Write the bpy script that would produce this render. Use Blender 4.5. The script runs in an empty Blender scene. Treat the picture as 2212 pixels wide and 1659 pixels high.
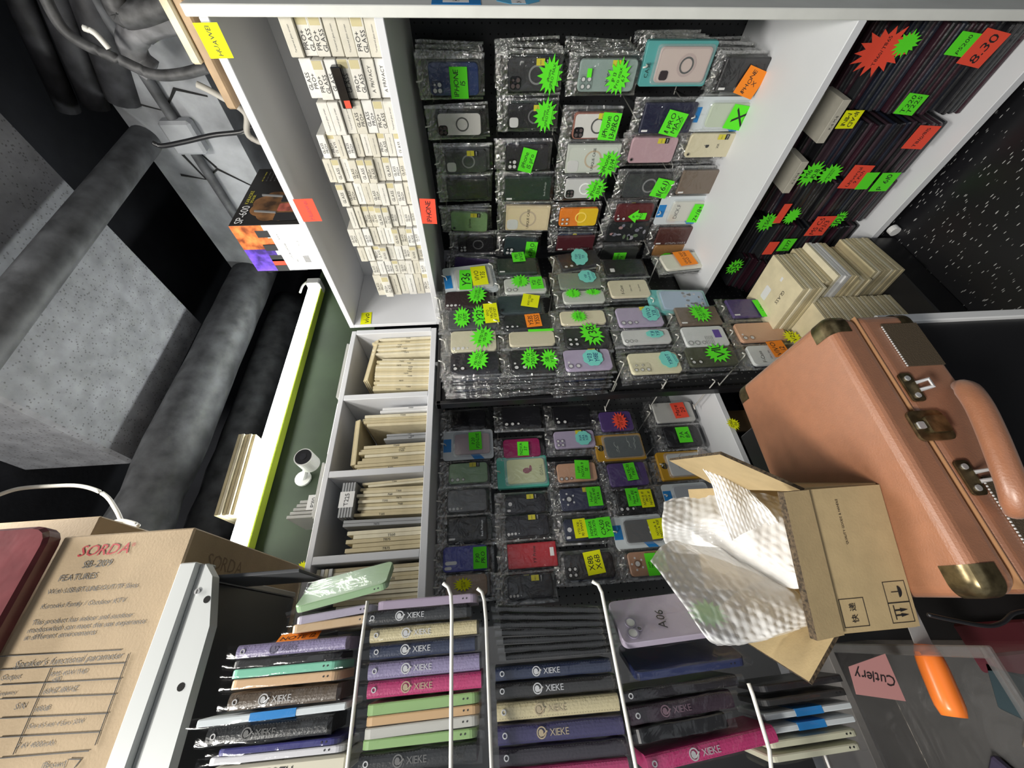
import bpy, math, random
from mathutils import Vector, Matrix, noise
random.seed(7)
SC = bpy.context.scene
COL = SC.collection
# ---------------------------------------------------------------- camera
# rows: world X (towards the right-hand wall), Y (along it), Z (up) in camera axes (right, down, forward)
RM = Matrix(((-0.07649, -0.8313, 0.55053), (-0.02149, 0.5534, 0.83264), (-0.99684, 0.05186, -0.06019)))
FPX = 829.49
cd = bpy.data.cameras.new('camera'); cam = bpy.data.objects.new('camera', cd); COL.objects.link(cam)
cd.sensor_width = 36.0; cd.lens = FPX / 2212 * 36; cd.clip_start = 0.02; cd.clip_end = 50
cr = RM.col[0]; cdn = RM.col[1]; cf = RM.col[2]
cam.matrix_world = Matrix(((cr[0], -cdn[0], -cf[0], 0), (cr[1], -cdn[1], -cf[1], 0), (cr[2], -cdn[2], -cf[2], 0), (0, 0, 0, 1)))
SC.camera = cam
# ---------------------------------------------------------------- world, light, exposure
w = bpy.data.worlds.new('world'); SC.world = w; w.use_nodes = True
w.node_tree.nodes['Background'].inputs[0].default_value = (0.9, 0.95, 1.0, 1)
w.node_tree.nodes['Background'].inputs[1].default_value = 0.33
SC.view_settings.view_transform = 'Standard'; SC.view_settings.look = 'None'
SC.view_settings.exposure = 0.5; SC.view_settings.gamma = 1.0


def area(name, loc, rot, sx, sy, power, col=(1, 0.97, 0.9)):
    l = bpy.data.lights.new(name, 'AREA'); l.shape = 'RECTANGLE'; l.size = sx; l.size_y = sy; l.energy = power; l.color = col
    o = bpy.data.objects.new(name, l); COL.objects.link(o); o.location = loc; o.rotation_euler = rot
    return o


# the shop's own ceiling lamps over the aisle behind and beside the camera
area('aisle_ceiling_lamp', (0.30, 0.62, 1.385), (math.radians(0), math.radians(0), 0), 0.7, 0.22, 17)
area('aisle_ceiling_lamp', (-0.95, -0.45, 1.66), (math.radians(20), math.radians(-30), 0), 1.2, 0.3, 62)

# ---------------------------------------------------------------- unprojection of photo pixels onto planes of the place


def ray(u, v):
    return RM @ Vector((u - 1106, v - 829.5, FPX))


def P(u, v, ax, val):
    r = ray(u, v); i = 'XYZ'.index(ax)
    return r * (val / r[i])


def PP(u, v, p0, n):
    r = ray(u, v); return r * (p0.dot(n) / r.dot(n))


# ---------------------------------------------------------------- materials
MATS = {}


def mat(name, col, rough=0.5, metal=0.0, spec=0.5, bump=0.0, bscale=200.0, var=0.0, vscale=8.0, emit=None, alpha=None, coat=0.0):
    if name in MATS: return MATS[name]
    m = bpy.data.materials.new(name); m.use_nodes = True; nt = m.node_tree; b = nt.nodes['Principled BSDF']
    c = (*col, 1)
    b.inputs['Base Color'].default_value = c; b.inputs['Roughness'].default_value = rough
    b.inputs['Metallic'].default_value = metal; b.inputs['Specular IOR Level'].default_value = spec
    if coat: b.inputs['Coat Weight'].default_value = coat
    tc = None
    if bump or var:
        tc = nt.nodes.new('ShaderNodeTexCoord')
    if var:
        n = nt.nodes.new('ShaderNodeTexNoise'); n.inputs['Scale'].default_value = vscale; n.inputs['Detail'].default_value = 5
        nt.links.new(tc.outputs['Object'], n.inputs['Vector'])
        r = nt.nodes.new('ShaderNodeValToRGB')
        r.color_ramp.elements[0].position = 0.35; r.color_ramp.elements[1].position = 0.68
        r.color_ramp.elements[0].color = (*[x * (1 - var) for x in col], 1)
        r.color_ramp.elements[1].color = (*[min(1, x * (1 + var)) for x in col], 1)
        nt.links.new(n.outputs['Fac'], r.inputs['Fac']); nt.links.new(r.outputs['Color'], b.inputs['Base Color'])
    if bump:
        n2 = nt.nodes.new('ShaderNodeTexNoise'); n2.inputs['Scale'].default_value = bscale; n2.inputs['Detail'].default_value = 3
        nt.links.new(tc.outputs['Object'], n2.inputs['Vector'])
        bp = nt.nodes.new('ShaderNodeBump'); bp.inputs['Strength'].default_value = bump; bp.inputs['Distance'].default_value = 0.002
        nt.links.new(n2.outputs['Fac'], bp.inputs['Height']); nt.links.new(bp.outputs['Normal'], b.inputs['Normal'])
    if emit:
        b.inputs['Emission Color'].default_value = (*emit[0], 1); b.inputs['Emission Strength'].default_value = emit[1]
    if alpha is not None: b.inputs['Alpha'].default_value = alpha
    MATS[name] = m
    return m


def film(name, col, gloss, rough=0.12, bump=0.6, bscale=45.0, tint=(1, 1, 1), diff=0.0):
    """clear plastic: transparent with a glossy coat and a little milky diffuse"""
    if name in MATS: return MATS[name]
    m = bpy.data.materials.new(name); m.use_nodes = True; nt = m.node_tree
    for n in list(nt.nodes):
        if n.type != 'OUTPUT_MATERIAL': nt.nodes.remove(n)
    out = [n for n in nt.nodes if n.type == 'OUTPUT_MATERIAL'][0]
    tr = nt.nodes.new('ShaderNodeBsdfTransparent'); tr.inputs[0].default_value = (*tint, 1)
    gl = nt.nodes.new('ShaderNodeBsdfGlossy'); gl.inputs['Roughness'].default_value = rough; gl.inputs[0].default_value = (*col, 1)
    mx = nt.nodes.new('ShaderNodeMixShader'); mx.inputs[0].default_value = gloss
    tc = nt.nodes.new('ShaderNodeTexCoord'); nz = nt.nodes.new('ShaderNodeTexNoise'); nz.inputs['Scale'].default_value = bscale
    nz.inputs['Detail'].default_value = 4; nz.inputs['Distortion'].default_value = 1.2
    bp = nt.nodes.new('ShaderNodeBump'); bp.inputs['Strength'].default_value = bump; bp.inputs['Distance'].default_value = 0.01
    nt.links.new(tc.outputs['Object'], nz.inputs['Vector']); nt.links.new(nz.outputs['Fac'], bp.inputs['Height'])
    nt.links.new(bp.outputs['Normal'], gl.inputs['Normal'])
    nt.links.new(tr.outputs[0], mx.inputs[1]); nt.links.new(gl.outputs[0], mx.inputs[2])
    last = mx
    if diff:
        df = nt.nodes.new('ShaderNodeBsdfDiffuse'); df.inputs[0].default_value = (*col, 1)
        nt.links.new(bp.outputs['Normal'], df.inputs['Normal'])
        m2 = nt.nodes.new('ShaderNodeMixShader'); m2.inputs[0].default_value = diff
        nt.links.new(mx.outputs[0], m2.inputs[1]); nt.links.new(df.outputs[0], m2.inputs[2]); last = m2
    nt.links.new(last.outputs[0], out.inputs[0])
    MATS[name] = m
    return m


WHITE = mat('white_melamine', (0.68, 0.69, 0.72), 0.45, var=0.03, vscale=3)
WEDGE = mat('cream_edge_band', (0.70, 0.71, 0.68), 0.5, var=0.05, vscale=12)
PEG = mat('black_pegboard', (0.022, 0.023, 0.026), 0.45)
PEGG = mat('grey_pegboard', (0.15, 0.155, 0.16), 0.4, var=0.1)
HOLE = mat('peg_hole', (0.002, 0.002, 0.002), 0.9)
HOLEL = mat('peg_hole_light', (0.14, 0.14, 0.14), 0.8)
KRAFT = mat('kraft_card', (0.47, 0.355, 0.19), 0.8, bump=0.15, bscale=300, var=0.06, vscale=30)
KRAFTD = mat('corrugation', (0.075, 0.052, 0.03), 0.9, var=0.7, vscale=260)
ENVM = [mat('card_envelope_%d' % i, c, 0.7, var=0.08, vscale=25) for i, c in enumerate([(0.62, 0.54, 0.34), (0.66, 0.58, 0.39), (0.56, 0.48, 0.30), (0.72, 0.66, 0.49)])]
ENVW = mat('white_envelope', (0.72, 0.72, 0.72), 0.6)
INK = mat('black_ink', (0.012, 0.012, 0.014), 0.6)
INKB = mat('blue_ink', (0.01, 0.03, 0.16), 0.6)
INKR = mat('red_ink', (0.42, 0.05, 0.06), 0.6)
INKG = mat('grey_ink', (0.12, 0.12, 0.12), 0.6)
SILVER = mat('silver_foil', (0.75, 0.75, 0.76), 0.3, 0.6)
GOLDF = mat('gold_foil', (0.55, 0.45, 0.3), 0.35, 0.5)
WIREM = mat('white_wire', (0.78, 0.77, 0.72), 0.35)
BAG = film('clear_bag', (1, 1, 1), 0.055, 0.06, 1.0, 26)
BAGH = film('clear_bag_header', (1, 1, 1), 0.26, 0.10, 0.5, 70, diff=0.02)
CLEARB = film('clear_blister', (0.95, 0.98, 1), 0.10, 0.08, 0.2, 20, diff=0.10)
GREEN = mat('green_fluorescent_paper', (0.12, 0.84, 0.03), 0.7, spec=0.2)
YELLOW = mat('yellow_fluorescent_paper', (0.80, 0.84, 0.01), 0.7, spec=0.2)
ORANGE = mat('orange_fluorescent_paper', (0.95, 0.27, 0.025), 0.7, spec=0.2)
RED = mat('red_fluorescent_paper', (0.90, 0.09, 0.05), 0.7, spec=0.2)
CYAN = mat('aqua_paper', (0.20, 0.66, 0.58), 0.7, spec=0.2)
TAGC = dict(g=GREEN, y=YELLOW, o=ORANGE, r=RED, c=CYAN)
TAGN = dict(g='green', y='yellow', o='orange', r='red', c='aqua')
YSTK = mat('yellow_sticker', (0.62, 0.56, 0.05), 0.4)
BLUEC = mat('blue_card', (0.02, 0.22, 0.58), 0.4)
CARDW = mat('white_card', (0.62, 0.67, 0.70), 0.4)
WHITEL = mat('white_label', (0.80, 0.80, 0.80), 0.5)
LENSM = mat('lens_black', (0.01, 0.01, 0.012), 0.1)
LENSW = mat('cutout_white', (0.66, 0.66, 0.66), 0.4)
BLACKP = mat('black_plastic', (0.012, 0.012, 0.014), 0.35)
CONC = mat('grey_paint', (0.30, 0.31, 0.33), 0.75, bump=0.4, bscale=60, var=0.35, vscale=6)
DARKC = mat('black_paint', (0.030, 0.032, 0.040), 0.8, var=0.35, vscale=4, bump=0.4, bscale=50)
PIPEM = mat('dusty_black_pipe', (0.085, 0.088, 0.095), 0.6, var=0.45, vscale=14, bump=0.5, bscale=40)
ALU = mat('painted_aluminium', (0.60, 0.62, 0.62), 0.4, 0.2)


def cmat(c, rough=0.4, metal=0.0):
    k = 'case_%02x%02x%02x_%d_%d' % (*[int(255 * x) for x in c], int(rough * 100), int(metal * 10))
    return mat(k, c, rough, metal)


# ---------------------------------------------------------------- mesh builder
class MB:
    def __init__(s): s.v = []; s.f = []; s.m = []; s.mats = []

    def mi(s, m):
        if m not in s.mats: s.mats.append(m)
        return s.mats.index(m)

    def add(s, vs, fs, m, M=None):
        b = len(s.v); k = s.mi(m)
        for p in vs:
            p = Vector(p); s.v.append(M @ p if M else p)
        for f in fs: s.f.append([i + b for i in f]); s.m.append(k)

    def box(s, lo, hi, m, M=None):
        x0, y0, z0 = lo; x1, y1, z1 = hi
        s.add([(x0, y0, z0), (x1, y0, z0), (x1, y1, z0), (x0, y1, z0), (x0, y0, z1), (x1, y0, z1), (x1, y1, z1), (x0, y1, z1)],
              [(0, 3, 2, 1), (4, 5, 6, 7), (0, 1, 5, 4), (1, 2, 6, 5), (2, 3, 7, 6), (3, 0, 4, 7)], m, M)

    def bbox(s, lo, hi, b, m, M=None):
        """box with chamfered long edges in all directions"""
        c = [(lo[i] + hi[i]) / 2 for i in range(3)]; h = [(hi[i] - lo[i]) / 2 for i in range(3)]
        b = min(b, *[x * 0.49 for x in h])
        vs = []; idx = {}
        for sx in (-1, 1):
            for sy in (-1, 1):
                for sz in (-1, 1):
                    for a in range(3):
                        p = [h[0], h[1], h[2]]
                        for k in range(3):
                            if k != a: p[k] -= b
                        idx[(sx, sy, sz, a)] = len(vs); vs.append((c[0] + sx * p[0], c[1] + sy * p[1], c[2] + sz * p[2]))
        fs = []
        S = ((-1, -1), (1, -1), (1, 1), (-1, 1))
        for sg in (-1, 1):
            fs.append([idx[(sg, q, r, 0)] for q, r in S]); fs.append([idx[(q, sg, r, 1)] for q, r in S]); fs.append([idx[(q, r, sg, 2)] for q, r in S])
        for q in (-1, 1):
            for r in (-1, 1):
                fs.append([idx[(q, r, -1, 0)], idx[(q, r, 1, 0)], idx[(q, r, 1, 1)], idx[(q, r, -1, 1)]])
                fs.append([idx[(q, -1, r, 0)], idx[(q, 1, r, 0)], idx[(q, 1, r, 2)], idx[(q, -1, r, 2)]])
                fs.append([idx[(-1, q, r, 1)], idx[(1, q, r, 1)], idx[(1, q, r, 2)], idx[(-1, q, r, 2)]])
        for sx in (-1, 1):
            for sy in (-1, 1):
                for sz in (-1, 1): fs.append([idx[(sx, sy, sz, a)] for a in range(3)])
        s.add(vs, fs, m, M)

    def prism(s, pts, z0, z1, m, M=None, mside=None, inset=0.0):
        n = len(pts)
        cx = sum(p[0] for p in pts) / n; cy = sum(p[1] for p in pts) / n
        if inset:
            ip = []
            for p in pts:
                d = math.hypot(p[0] - cx, p[1] - cy) or 1
                ip.append((p[0] - (p[0] - cx) / d * inset, p[1] - (p[1] - cy) / d * inset))
            vs = [(p[0], p[1], z0) for p in pts] + [(p[0], p[1], z1 - inset) for p in pts] + [(p[0], p[1], z1) for p in ip]
            fs = [[(i + 1) % n, i, n + i, n + (i + 1) % n][::-1] for i in range(n)] + [[n + i, n + (i + 1) % n, 2 * n + (i + 1) % n, 2 * n + i] for i in range(n)]
            s.add(vs, fs + [list(range(n))[::-1], [2 * n + i for i in range(n)]], m, M)
            return
        vs = [(p[0], p[1], z0) for p in pts] + [(p[0], p[1], z1) for p in pts]
        s.add(vs, [[n + i for i in range(n)], list(range(n))[::-1]], m, M)
        s.add(vs, [[i, (i + 1) % n, n + (i + 1) % n, n + i] for i in range(n)], mside or m, M)

    def tube(s, pts, r, m, M=None, n=8, cap=True):
        pts = [Vector(p) for p in pts]; rings = []
        for i, p in enumerate(pts):
            d = (pts[min(i + 1, len(pts) - 1)] - pts[max(i - 1, 0)]).normalized()
            a = Vector((0, 0, 1)) if abs(d.z) < 0.9 else Vector((1, 0, 0))
            u = d.cross(a).normalized(); w_ = d.cross(u)
            rr = r[i] if isinstance(r, (list, tuple)) else r
            rings.append([p + (u * math.cos(2 * math.pi * k / n) + w_ * math.sin(2 * math.pi * k / n)) * rr for k in range(n)])
        vs = [q for g in rings for q in g]
        fs = [[i * n + k, i * n + (k + 1) % n, (i + 1) * n + (k + 1) % n, (i + 1) * n + k] for i in range(len(pts) - 1) for k in range(n)]
        if cap: fs += [list(range(n))[::-1], [(len(pts) - 1) * n + k for k in range(n)]]
        s.add(vs, fs, m, M)

    def cyl(s, cx, cy, r, z0, z1, m, M=None, n=16):
        s.prism([(cx + r * math.cos(2 * math.pi * k / n), cy + r * math.sin(2 * math.pi * k / n)) for k in range(n)], z0, z1, m, M)

    def ring(s, cx, cy, r0, r1, z0, z1, m, M=None, n=28):
        vs = []
        for k in range(n):
            c, q = math.cos(2 * math.pi * k / n), math.sin(2 * math.pi * k / n)
            vs += [(cx + r0 * c, cy + r0 * q, z1), (cx + r1 * c, cy + r1 * q, z1), (cx + r1 * c, cy + r1 * q, z0), (cx + r0 * c, cy + r0 * q, z0)]
        fs = []
        for k in range(n):
            a, b = 4 * k, 4 * ((k + 1) % n)
            for j in range(4): fs.append((a + j, a + (j + 1) % 4, b + (j + 1) % 4, b + j))
        s.add(vs, fs, m, M)

    def grid(s, fn, nu, nv, m, M=None):
        vs = [fn(i / nu, j / nv) for j in range(nv + 1) for i in range(nu + 1)]
        fs = [(j * (nu + 1) + i, j * (nu + 1) + i + 1, (j + 1) * (nu + 1) + i + 1, (j + 1) * (nu + 1) + i) for j in range(nv) for i in range(nu)]
        s.add(vs, fs, m, M)

    def text(s, txt, cx, cy, z, mw, mh, m, M=None, rot=0.0, jit=0.0, shear=0.0):
        lines = txt.split('|'); lay = []; W = 0
        for L in lines:
            x = 0; row = []
            for ch in L:
                if ch == ' ': x += 0.32; continue
                g = GLY.get(ch)
                if not g: continue
                row.append((g, x)); x += g[2] + 0.07
            lay.append((row, x)); W = max(W, x)
        H = len(lines) * 0.95 - 0.2
        sc = min(mw / max(W, 0.3), mh / H)
        cr_, sr_ = math.cos(rot), math.sin(rot)
        for li, (row, x1) in enumerate(lay):
            by = H / 2 - 0.75 - li * 0.95
            for g, gx in row:
                j1 = random.uniform(-jit, jit); j2 = random.uniform(-jit, jit) * 0.6
                vs = []
                for (px, py) in g[0]:
                    q = px * math.cos(j2) - py * math.sin(j2); t = px * math.sin(j2) + py * math.cos(j2)
                    X = (q + gx - x1 / 2 + shear * t) * sc; Y = (t + by + j1 * 0.35) * sc
                    vs.append((cx + X * cr_ - Y * sr_, cy + X * sr_ + Y * cr_, z))
                s.add(vs, g[1], m, M)

    def build(s, name, parent=None, M=None, smooth=False, label=None):
        me = bpy.data.meshes.new(name); me.from_pydata([tuple(p) for p in s.v], [], s.f)
        for m in s.mats: me.materials.append(m)
        me.polygons.foreach_set('material_index', s.m)
        if smooth:
            me.polygons.foreach_set('use_smooth', [s.mats[k] is not MATS.get('clear_bag_header') for k in s.m])
        me.validate(); me.update()
        o = bpy.data.objects.new(name, me); COL.objects.link(o)
        if parent: o.parent = parent
        if M is not None: o.matrix_basis = M
        if label: o['label'] = label
        return o


def tag(o, label, cat, group=None, kind=None):
    o['label'] = label; o['category'] = cat
    if group: o['group'] = group
    if kind: o['kind'] = kind
    return o


def root(name, M, label, cat, group=None):
    o = bpy.data.objects.new(name, None); COL.objects.link(o); o.matrix_basis = M; o.empty_display_size = 0.02
    return tag(o, label, cat, group)


def struct(o):
    o['kind'] = 'structure'; return o


def frame(org, x, y, z):
    return Matrix(((x[0], y[0], z[0], org[0]), (x[1], y[1], z[1], org[1]), (x[2], y[2], z[2], org[2]), (0, 0, 0, 1)))


def copyob(o, M, parent=None):
    c = o.copy(); COL.objects.link(c); c.parent = parent; c.matrix_basis = M; return c


ORD = ['', 'first', 'second', 'third', 'fourth', 'fifth', 'sixth', 'seventh', 'eighth', 'ninth', 'tenth', 'eleventh', 'twelfth', 'thirteenth',
       'fourteenth', 'fifteenth', 'sixteenth', 'seventeenth', 'eighteenth', 'nineteenth', 'twentieth', 'twenty-first', 'twenty-second',
       'twenty-third', 'twenty-fourth', 'twenty-fifth', 'twenty-sixth', 'twenty-seventh', 'twenty-eighth', 'twenty-ninth', 'thirtieth']
# ---------------------------------------------------------------- lettering
GLY = {}


def make_glyphs():
    chars = "ABCDEFGHIJKLMNOPQRSTUVWXYZabcdefghijklmnopqrstuvwxyz0123456789+-/.#()'=&®≤[]—:≥快递"
    obs = []
    for ch in chars:
        cu = bpy.data.curves.new('g', 'FONT'); cu.body = ch; cu.resolution_u = 2; cu.size = 1
        o = bpy.data.objects.new('g', cu); COL.objects.link(o); obs.append((ch, o, cu))
    dg = bpy.context.evaluated_depsgraph_get()
    for ch, o, cu in obs:
        me = bpy.data.meshes.new_from_object(o.evaluated_get(dg))
        vs = [(v.co.x, v.co.y) for v in me.vertices]; fs = [list(p.vertices) for p in me.polygons]
        if vs:
            x0 = min(p[0] for p in vs); x1 = max(p[0] for p in vs)
            GLY[ch] = ([(p[0] - x0, p[1]) for p in vs], fs, x1 - x0)
        bpy.data.meshes.remove(me)
    for ch, o, cu in obs:
        bpy.data.objects.remove(o); bpy.data.curves.remove(cu)


make_glyphs()


def rrect(w_, h, r, cx=0, cy=0, n=4):
    r = min(r, w_ / 2, h / 2); p = []
    for (sx, sy, a0) in ((1, 1, 0), (-1, 1, 90), (-1, -1, 180), (1, -1, 270)):
        for k in range(n + 1):
            a = math.radians(a0 + 90 * k / n)
            p.append((cx + sx * (w_ / 2 - r) + r * math.cos(a), cy + sy * (h / 2 - r) + r * math.sin(a)))
    return p


def star(cx, cy, rx, ry, n=15, rot=0.0):
    p = []
    for k in range(2 * n):
        a = rot + math.pi * k / n; q = 1.0 if k % 2 == 0 else 0.63
        if k % 2 == 0: q *= random.uniform(0.9, 1.08)
        p.append((cx + rx * q * math.cos(a), cy + ry * q * math.sin(a)))
    return p


def cloud(cx, cy, rx, ry):
    p = []
    for k in range(48):
        a = 2 * math.pi * k / 48; q = 0.9 + 0.1 * abs(math.sin(4 * a))
        p.append((cx + rx * q * math.cos(a), cy + ry * q * math.sin(a)))
    return p


def tagmesh(mb, shape, m, cx, cy, w_, h, z, txt, rot=0.0, ink=None, M=None):
    ink = ink or INK
    T = Matrix.Translation((cx, cy, z)) @ Matrix.Rotation(rot, 4, 'Z')
    if M: T = M @ T
    if shape == 'star': pts = star(0, 0, w_ / 2 * 1.08, h / 2 * 1.08)
    elif shape == 'cloud': pts = cloud(0, 0, w_ / 2, h / 2)
    elif shape == 'arrow':
        pts = [(0.25 * w_, -0.5 * h), (0.25 * w_, 0.0), (0.5 * w_, 0.0), (0, 0.5 * h), (-0.5 * w_, 0.0), (-0.25 * w_, 0.0), (-0.25 * w_, -0.5 * h)]
    else: pts = [(-w_ / 2, -h / 2), (w_ / 2, -h / 2), (w_ / 2, h / 2), (-w_ / 2, h / 2)]
    mb.prism(pts, 0, 0.0005, m, T)
    ul = txt.endswith('_'); txt = txt.rstrip('_')
    if ul:
        for q in (0, 1): mb.add([(-w_ * .22, -h * (.32 + .07 * q), .0009), (w_ * .30, -h * (.30 + .07 * q), .0009), (w_ * .30, -h * (.285 + .07 * q), .0009), (-w_ * .22, -h * (.305 + .07 * q), .0009)], [(0, 1, 2, 3)], ink, T)
    if txt:
        k = 0.86 if shape == 'rect' else 0.64
        mb.text(txt, 0, 0, 0.0009, w_ * k, h * k * 0.85, ink, T, jit=0.18, shear=0.12)


# ================================================================ THE SETTING
XF, XP = 1.10, 1.565            # front of the right-hand shelving and its pegboard
YF, YB = 1.20, 1.50            # front of the far shelving and its pegboard
FL, CE = -1.47, 1.80
mb = MB()
fm = bpy.data.materials.new('speckled_floor'); fm.use_nodes = True
nt = fm.node_tree; b = nt.nodes['Principled BSDF']; tc = nt.nodes.new('ShaderNodeTexCoord'); mp = nt.nodes.new('ShaderNodeMapping')
mp.inputs['Scale'].default_value = (16, 4.2, 10); mp.inputs['Rotation'].default_value = (0, 0, 0.12)
vo = nt.nodes.new('ShaderNodeTexVoronoi'); vo.inputs['Scale'].default_value = 8.5
cr2 = nt.nodes.new('ShaderNodeValToRGB'); cr2.color_ramp.elements[0].position = 0.14; cr2.color_ramp.elements[1].position = 0.20
cr2.color_ramp.elements[0].color = (0.42, 0.42, 0.42, 1); cr2.color_ramp.elements[1].color = (0.009, 0.009, 0.011, 1)
nt.links.new(tc.outputs['Object'], mp.inputs['Vector']); nt.links.new(mp.outputs[0], vo.inputs['Vector'])
nt.links.new(vo.outputs['Distance'], cr2.inputs['Fac']); nt.links.new(cr2.outputs[0], b.inputs['Base Color']); b.inputs['Roughness'].default_value = 0.35
mb.box((-2.5, -3, FL - 0.1), (1.85, 2.0, FL), fm)
struct(mb.build('floor'))
mb = MB(); mb.box((-2.5, -3, CE), (3.2, 2.6, CE + 0.1), DARKC); struct(mb.build('ceiling'))
mb = MB(); mb.box((-2.5, 1.95, FL), (3.2, 2.05, CE), DARKC); struct(mb.build('wall_back'))
mb = MB(); mb.box((1.95, -3, FL), (2.05, 1.95, 0.9), DARKC); mb.box((2.75, -3, 0.9), (2.85, 1.95, CE), DARKC); mb.box((1.95, -3, 0.88), (2.85, 1.95, 0.9), DARKC)
struct(mb.build('wall_right'))
# green painted board on the wall above the far shelving, carries the lamp
GRN = mat('green_board', (0.030, 0.050, 0.022), 0.6, var=0.2, vscale=6)
mb = MB(); mb.box((-0.5, 1.47, 0.56), (1.80, 1.50, 0.905), GRN); struct(mb.build('trim_1'))
mb = MB(); mb.box((1.75, -0.6, 0.95), (1.93, 1.42, 1.33), CONC)
ck = mat('crack_black', (0.012, 0.012, 0.012), 0.9)
for pts in ([(0.62, 0.98), (0.60, 1.08), (0.66, 1.16), (0.63, 1.30)], [(0.95, 1.0), (0.88, 1.10), (0.93, 1.17), (0.90, 1.26)], [(0.93, 1.17), (0.82, 1.20), (0.80, 1.14), (0.88, 1.10)]):
    mb.tube([(1.749, y + random.uniform(-.01, .01), z) for y, z in pts], [0.003, 0.006, 0.002, 0.005], ck, n=5)
struct(mb.build('trim_2'))
# dropped concrete duct box under the ceiling
dm = mat('duct_concrete', (0.33, 0.34, 0.37), 0.8, bump=0.35, bscale=60)
nt = dm.node_tree; tc = nt.nodes.new('ShaderNodeTexCoord'); vo = nt.nodes.new('ShaderNodeTexVoronoi'); vo.inputs['Scale'].default_value = 85
nz = nt.nodes.new('ShaderNodeTexNoise'); nz.inputs['Scale'].default_value = 16; nz.inputs['Detail'].default_value = 6
c1 = nt.nodes.new('ShaderNodeValToRGB'); c1.color_ramp.elements[0].position = .12; c1.color_ramp.elements[1].position = .30
c1.color_ramp.elements[0].color = (.16, .16, .17, 1); c1.color_ramp.elements[1].color = (.34, .35, .38, 1)
c2 = nt.nodes.new('ShaderNodeValToRGB'); c2.color_ramp.elements[0].position = .3; c2.color_ramp.elements[1].position = .7
c2.color_ramp.elements[0].color = (.62, .62, .62, 1); c2.color_ramp.elements[1].color = (1, 1, 1, 1)
mx = nt.nodes.new('ShaderNodeMix'); mx.data_type = 'RGBA'; mx.blend_type = 'MULTIPLY'; mx.inputs[0].default_value = 1
nt.links.new(tc.outputs['Object'], vo.inputs['Vector']); nt.links.new(tc.outputs['Object'], nz.inputs['Vector'])
nt.links.new(vo.outputs['Distance'], c1.inputs[0]); nt.links.new(nz.outputs[0], c2.inputs[0])
nt.links.new(c1.outputs[0], mx.inputs[6]); nt.links.new(c2.outputs[0], mx.inputs[7]); nt.links.new(mx.outputs[2], nt.nodes['Principled BSDF'].inputs['Base Color'])
mb = MB(); mb.bbox((0.68, -0.6, 1.40), (1.42, 1.46, CE), 0.012, dm); struct(mb.build('trim_3'))


def rough_pipe(name, p0, p1, r, m, label, cat, n=26, rough=0.03):
    mb = MB(); p0 = Vector(p0); p1 = Vector(p1)
    pts = [p0.lerp(p1, i / n) for i in range(n + 1)]
    mb.tube(pts, [r * (1 + rough * noise.noise(p * 9)) for p in pts], m, n=20)
    return tag(mb.build(name, smooth=True), label, cat)


rough_pipe('ceiling_pipe', (2.7, 0.72, 1.30), (-0.6, 0.86, 1.31), 0.052, PIPEM, 'dusty grey pipe crossing in front of the concrete duct', 'pipe', rough=0.01)
mb = MB(); mb.ring(0, 0, 0.052, 0.0555, -0.004, 0.004, WIREM, Matrix.Translation((2.02, 0.749, 1.302)) @ Matrix.Rotation(math.pi / 2, 4, 'Y'))
tag(mb.build('cable_tie'), 'thin white tie wrapped round the dusty ceiling pipe', 'cable tie')
rough_pipe('insulated_pipe', (1.9, 1.455, 1.255), (-0.8, 1.455, 1.295), 0.100, PIPEM, 'fat black insulated pipe along the back wall, nearer of two', 'pipe', rough=0.10)
rough_pipe('insulated_pipe', (1.9, 1.80, 1.24), (-0.8, 1.80, 1.27), 0.10, PIPEM, 'fat black insulated pipe behind the other, above the lamp', 'pipe', rough=0.10)
rough_pipe('conduit', (1.73, 1.40, 1.13), (1.73, -0.4, 1.15), 0.018, PIPEM, 'thin grey conduit running along the concrete lintel', 'pipe', rough=0.02)
mb = MB(); mb.bbox((1.70, 0.68, 1.075), (1.749, 0.80, 1.19), 0.01, CONC)
tag(mb.build('junction_box'), 'small grey junction box on the concrete lintel', 'junction box')

# black plastic bundle tied under the ceiling
mb = MB()
c0 = Vector((1.35, 0.54, 1.66))


def blob(u, v):
    a = 2 * math.pi * u; t = math.pi * v
    d = Vector((math.sin(t) * math.cos(a), math.sin(t) * math.sin(a), math.cos(t)))
    r = 0.13 * (1 + 0.35 * noise.noise(d * 2.2) + 0.14 * abs(noise.noise(d * 7)) * 2)
    return c0 + Vector((d.x * r * 1.5, d.y * r * 1.05, d.z * r))


mb.grid(blob, 40, 24, mat('black_bag', (0.018, 0.018, 0.02), 0.22, bump=0.8, bscale=25))
tag(mb.build('plastic_bundle', smooth=True), 'shiny black plastic bundle bulging behind the ceiling pipe', 'plastic bag')


def cable(name, pts, r, m, label, n=7, cat='cable'):
    pts = [Vector(p) for p in pts]; out = []
    for i in range(len(pts) - 1):
        a = pts[max(i - 1, 0)]; b_ = pts[i]; c = pts[i + 1]; d = pts[min(i + 2, len(pts) - 1)]
        for k in range(8):
            t = k / 8
            out.append(0.5 * ((2 * b_) + (c - a) * t + (2 * a - 5 * b_ + 4 * c - d) * t * t + (3 * b_ - a - 3 * c + d) * t ** 3))
    out.append(pts[-1])
    mb = MB(); mb.tube(out, r, m, n=n)
    return tag(mb.build(name, smooth=True), label, cat)


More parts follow.
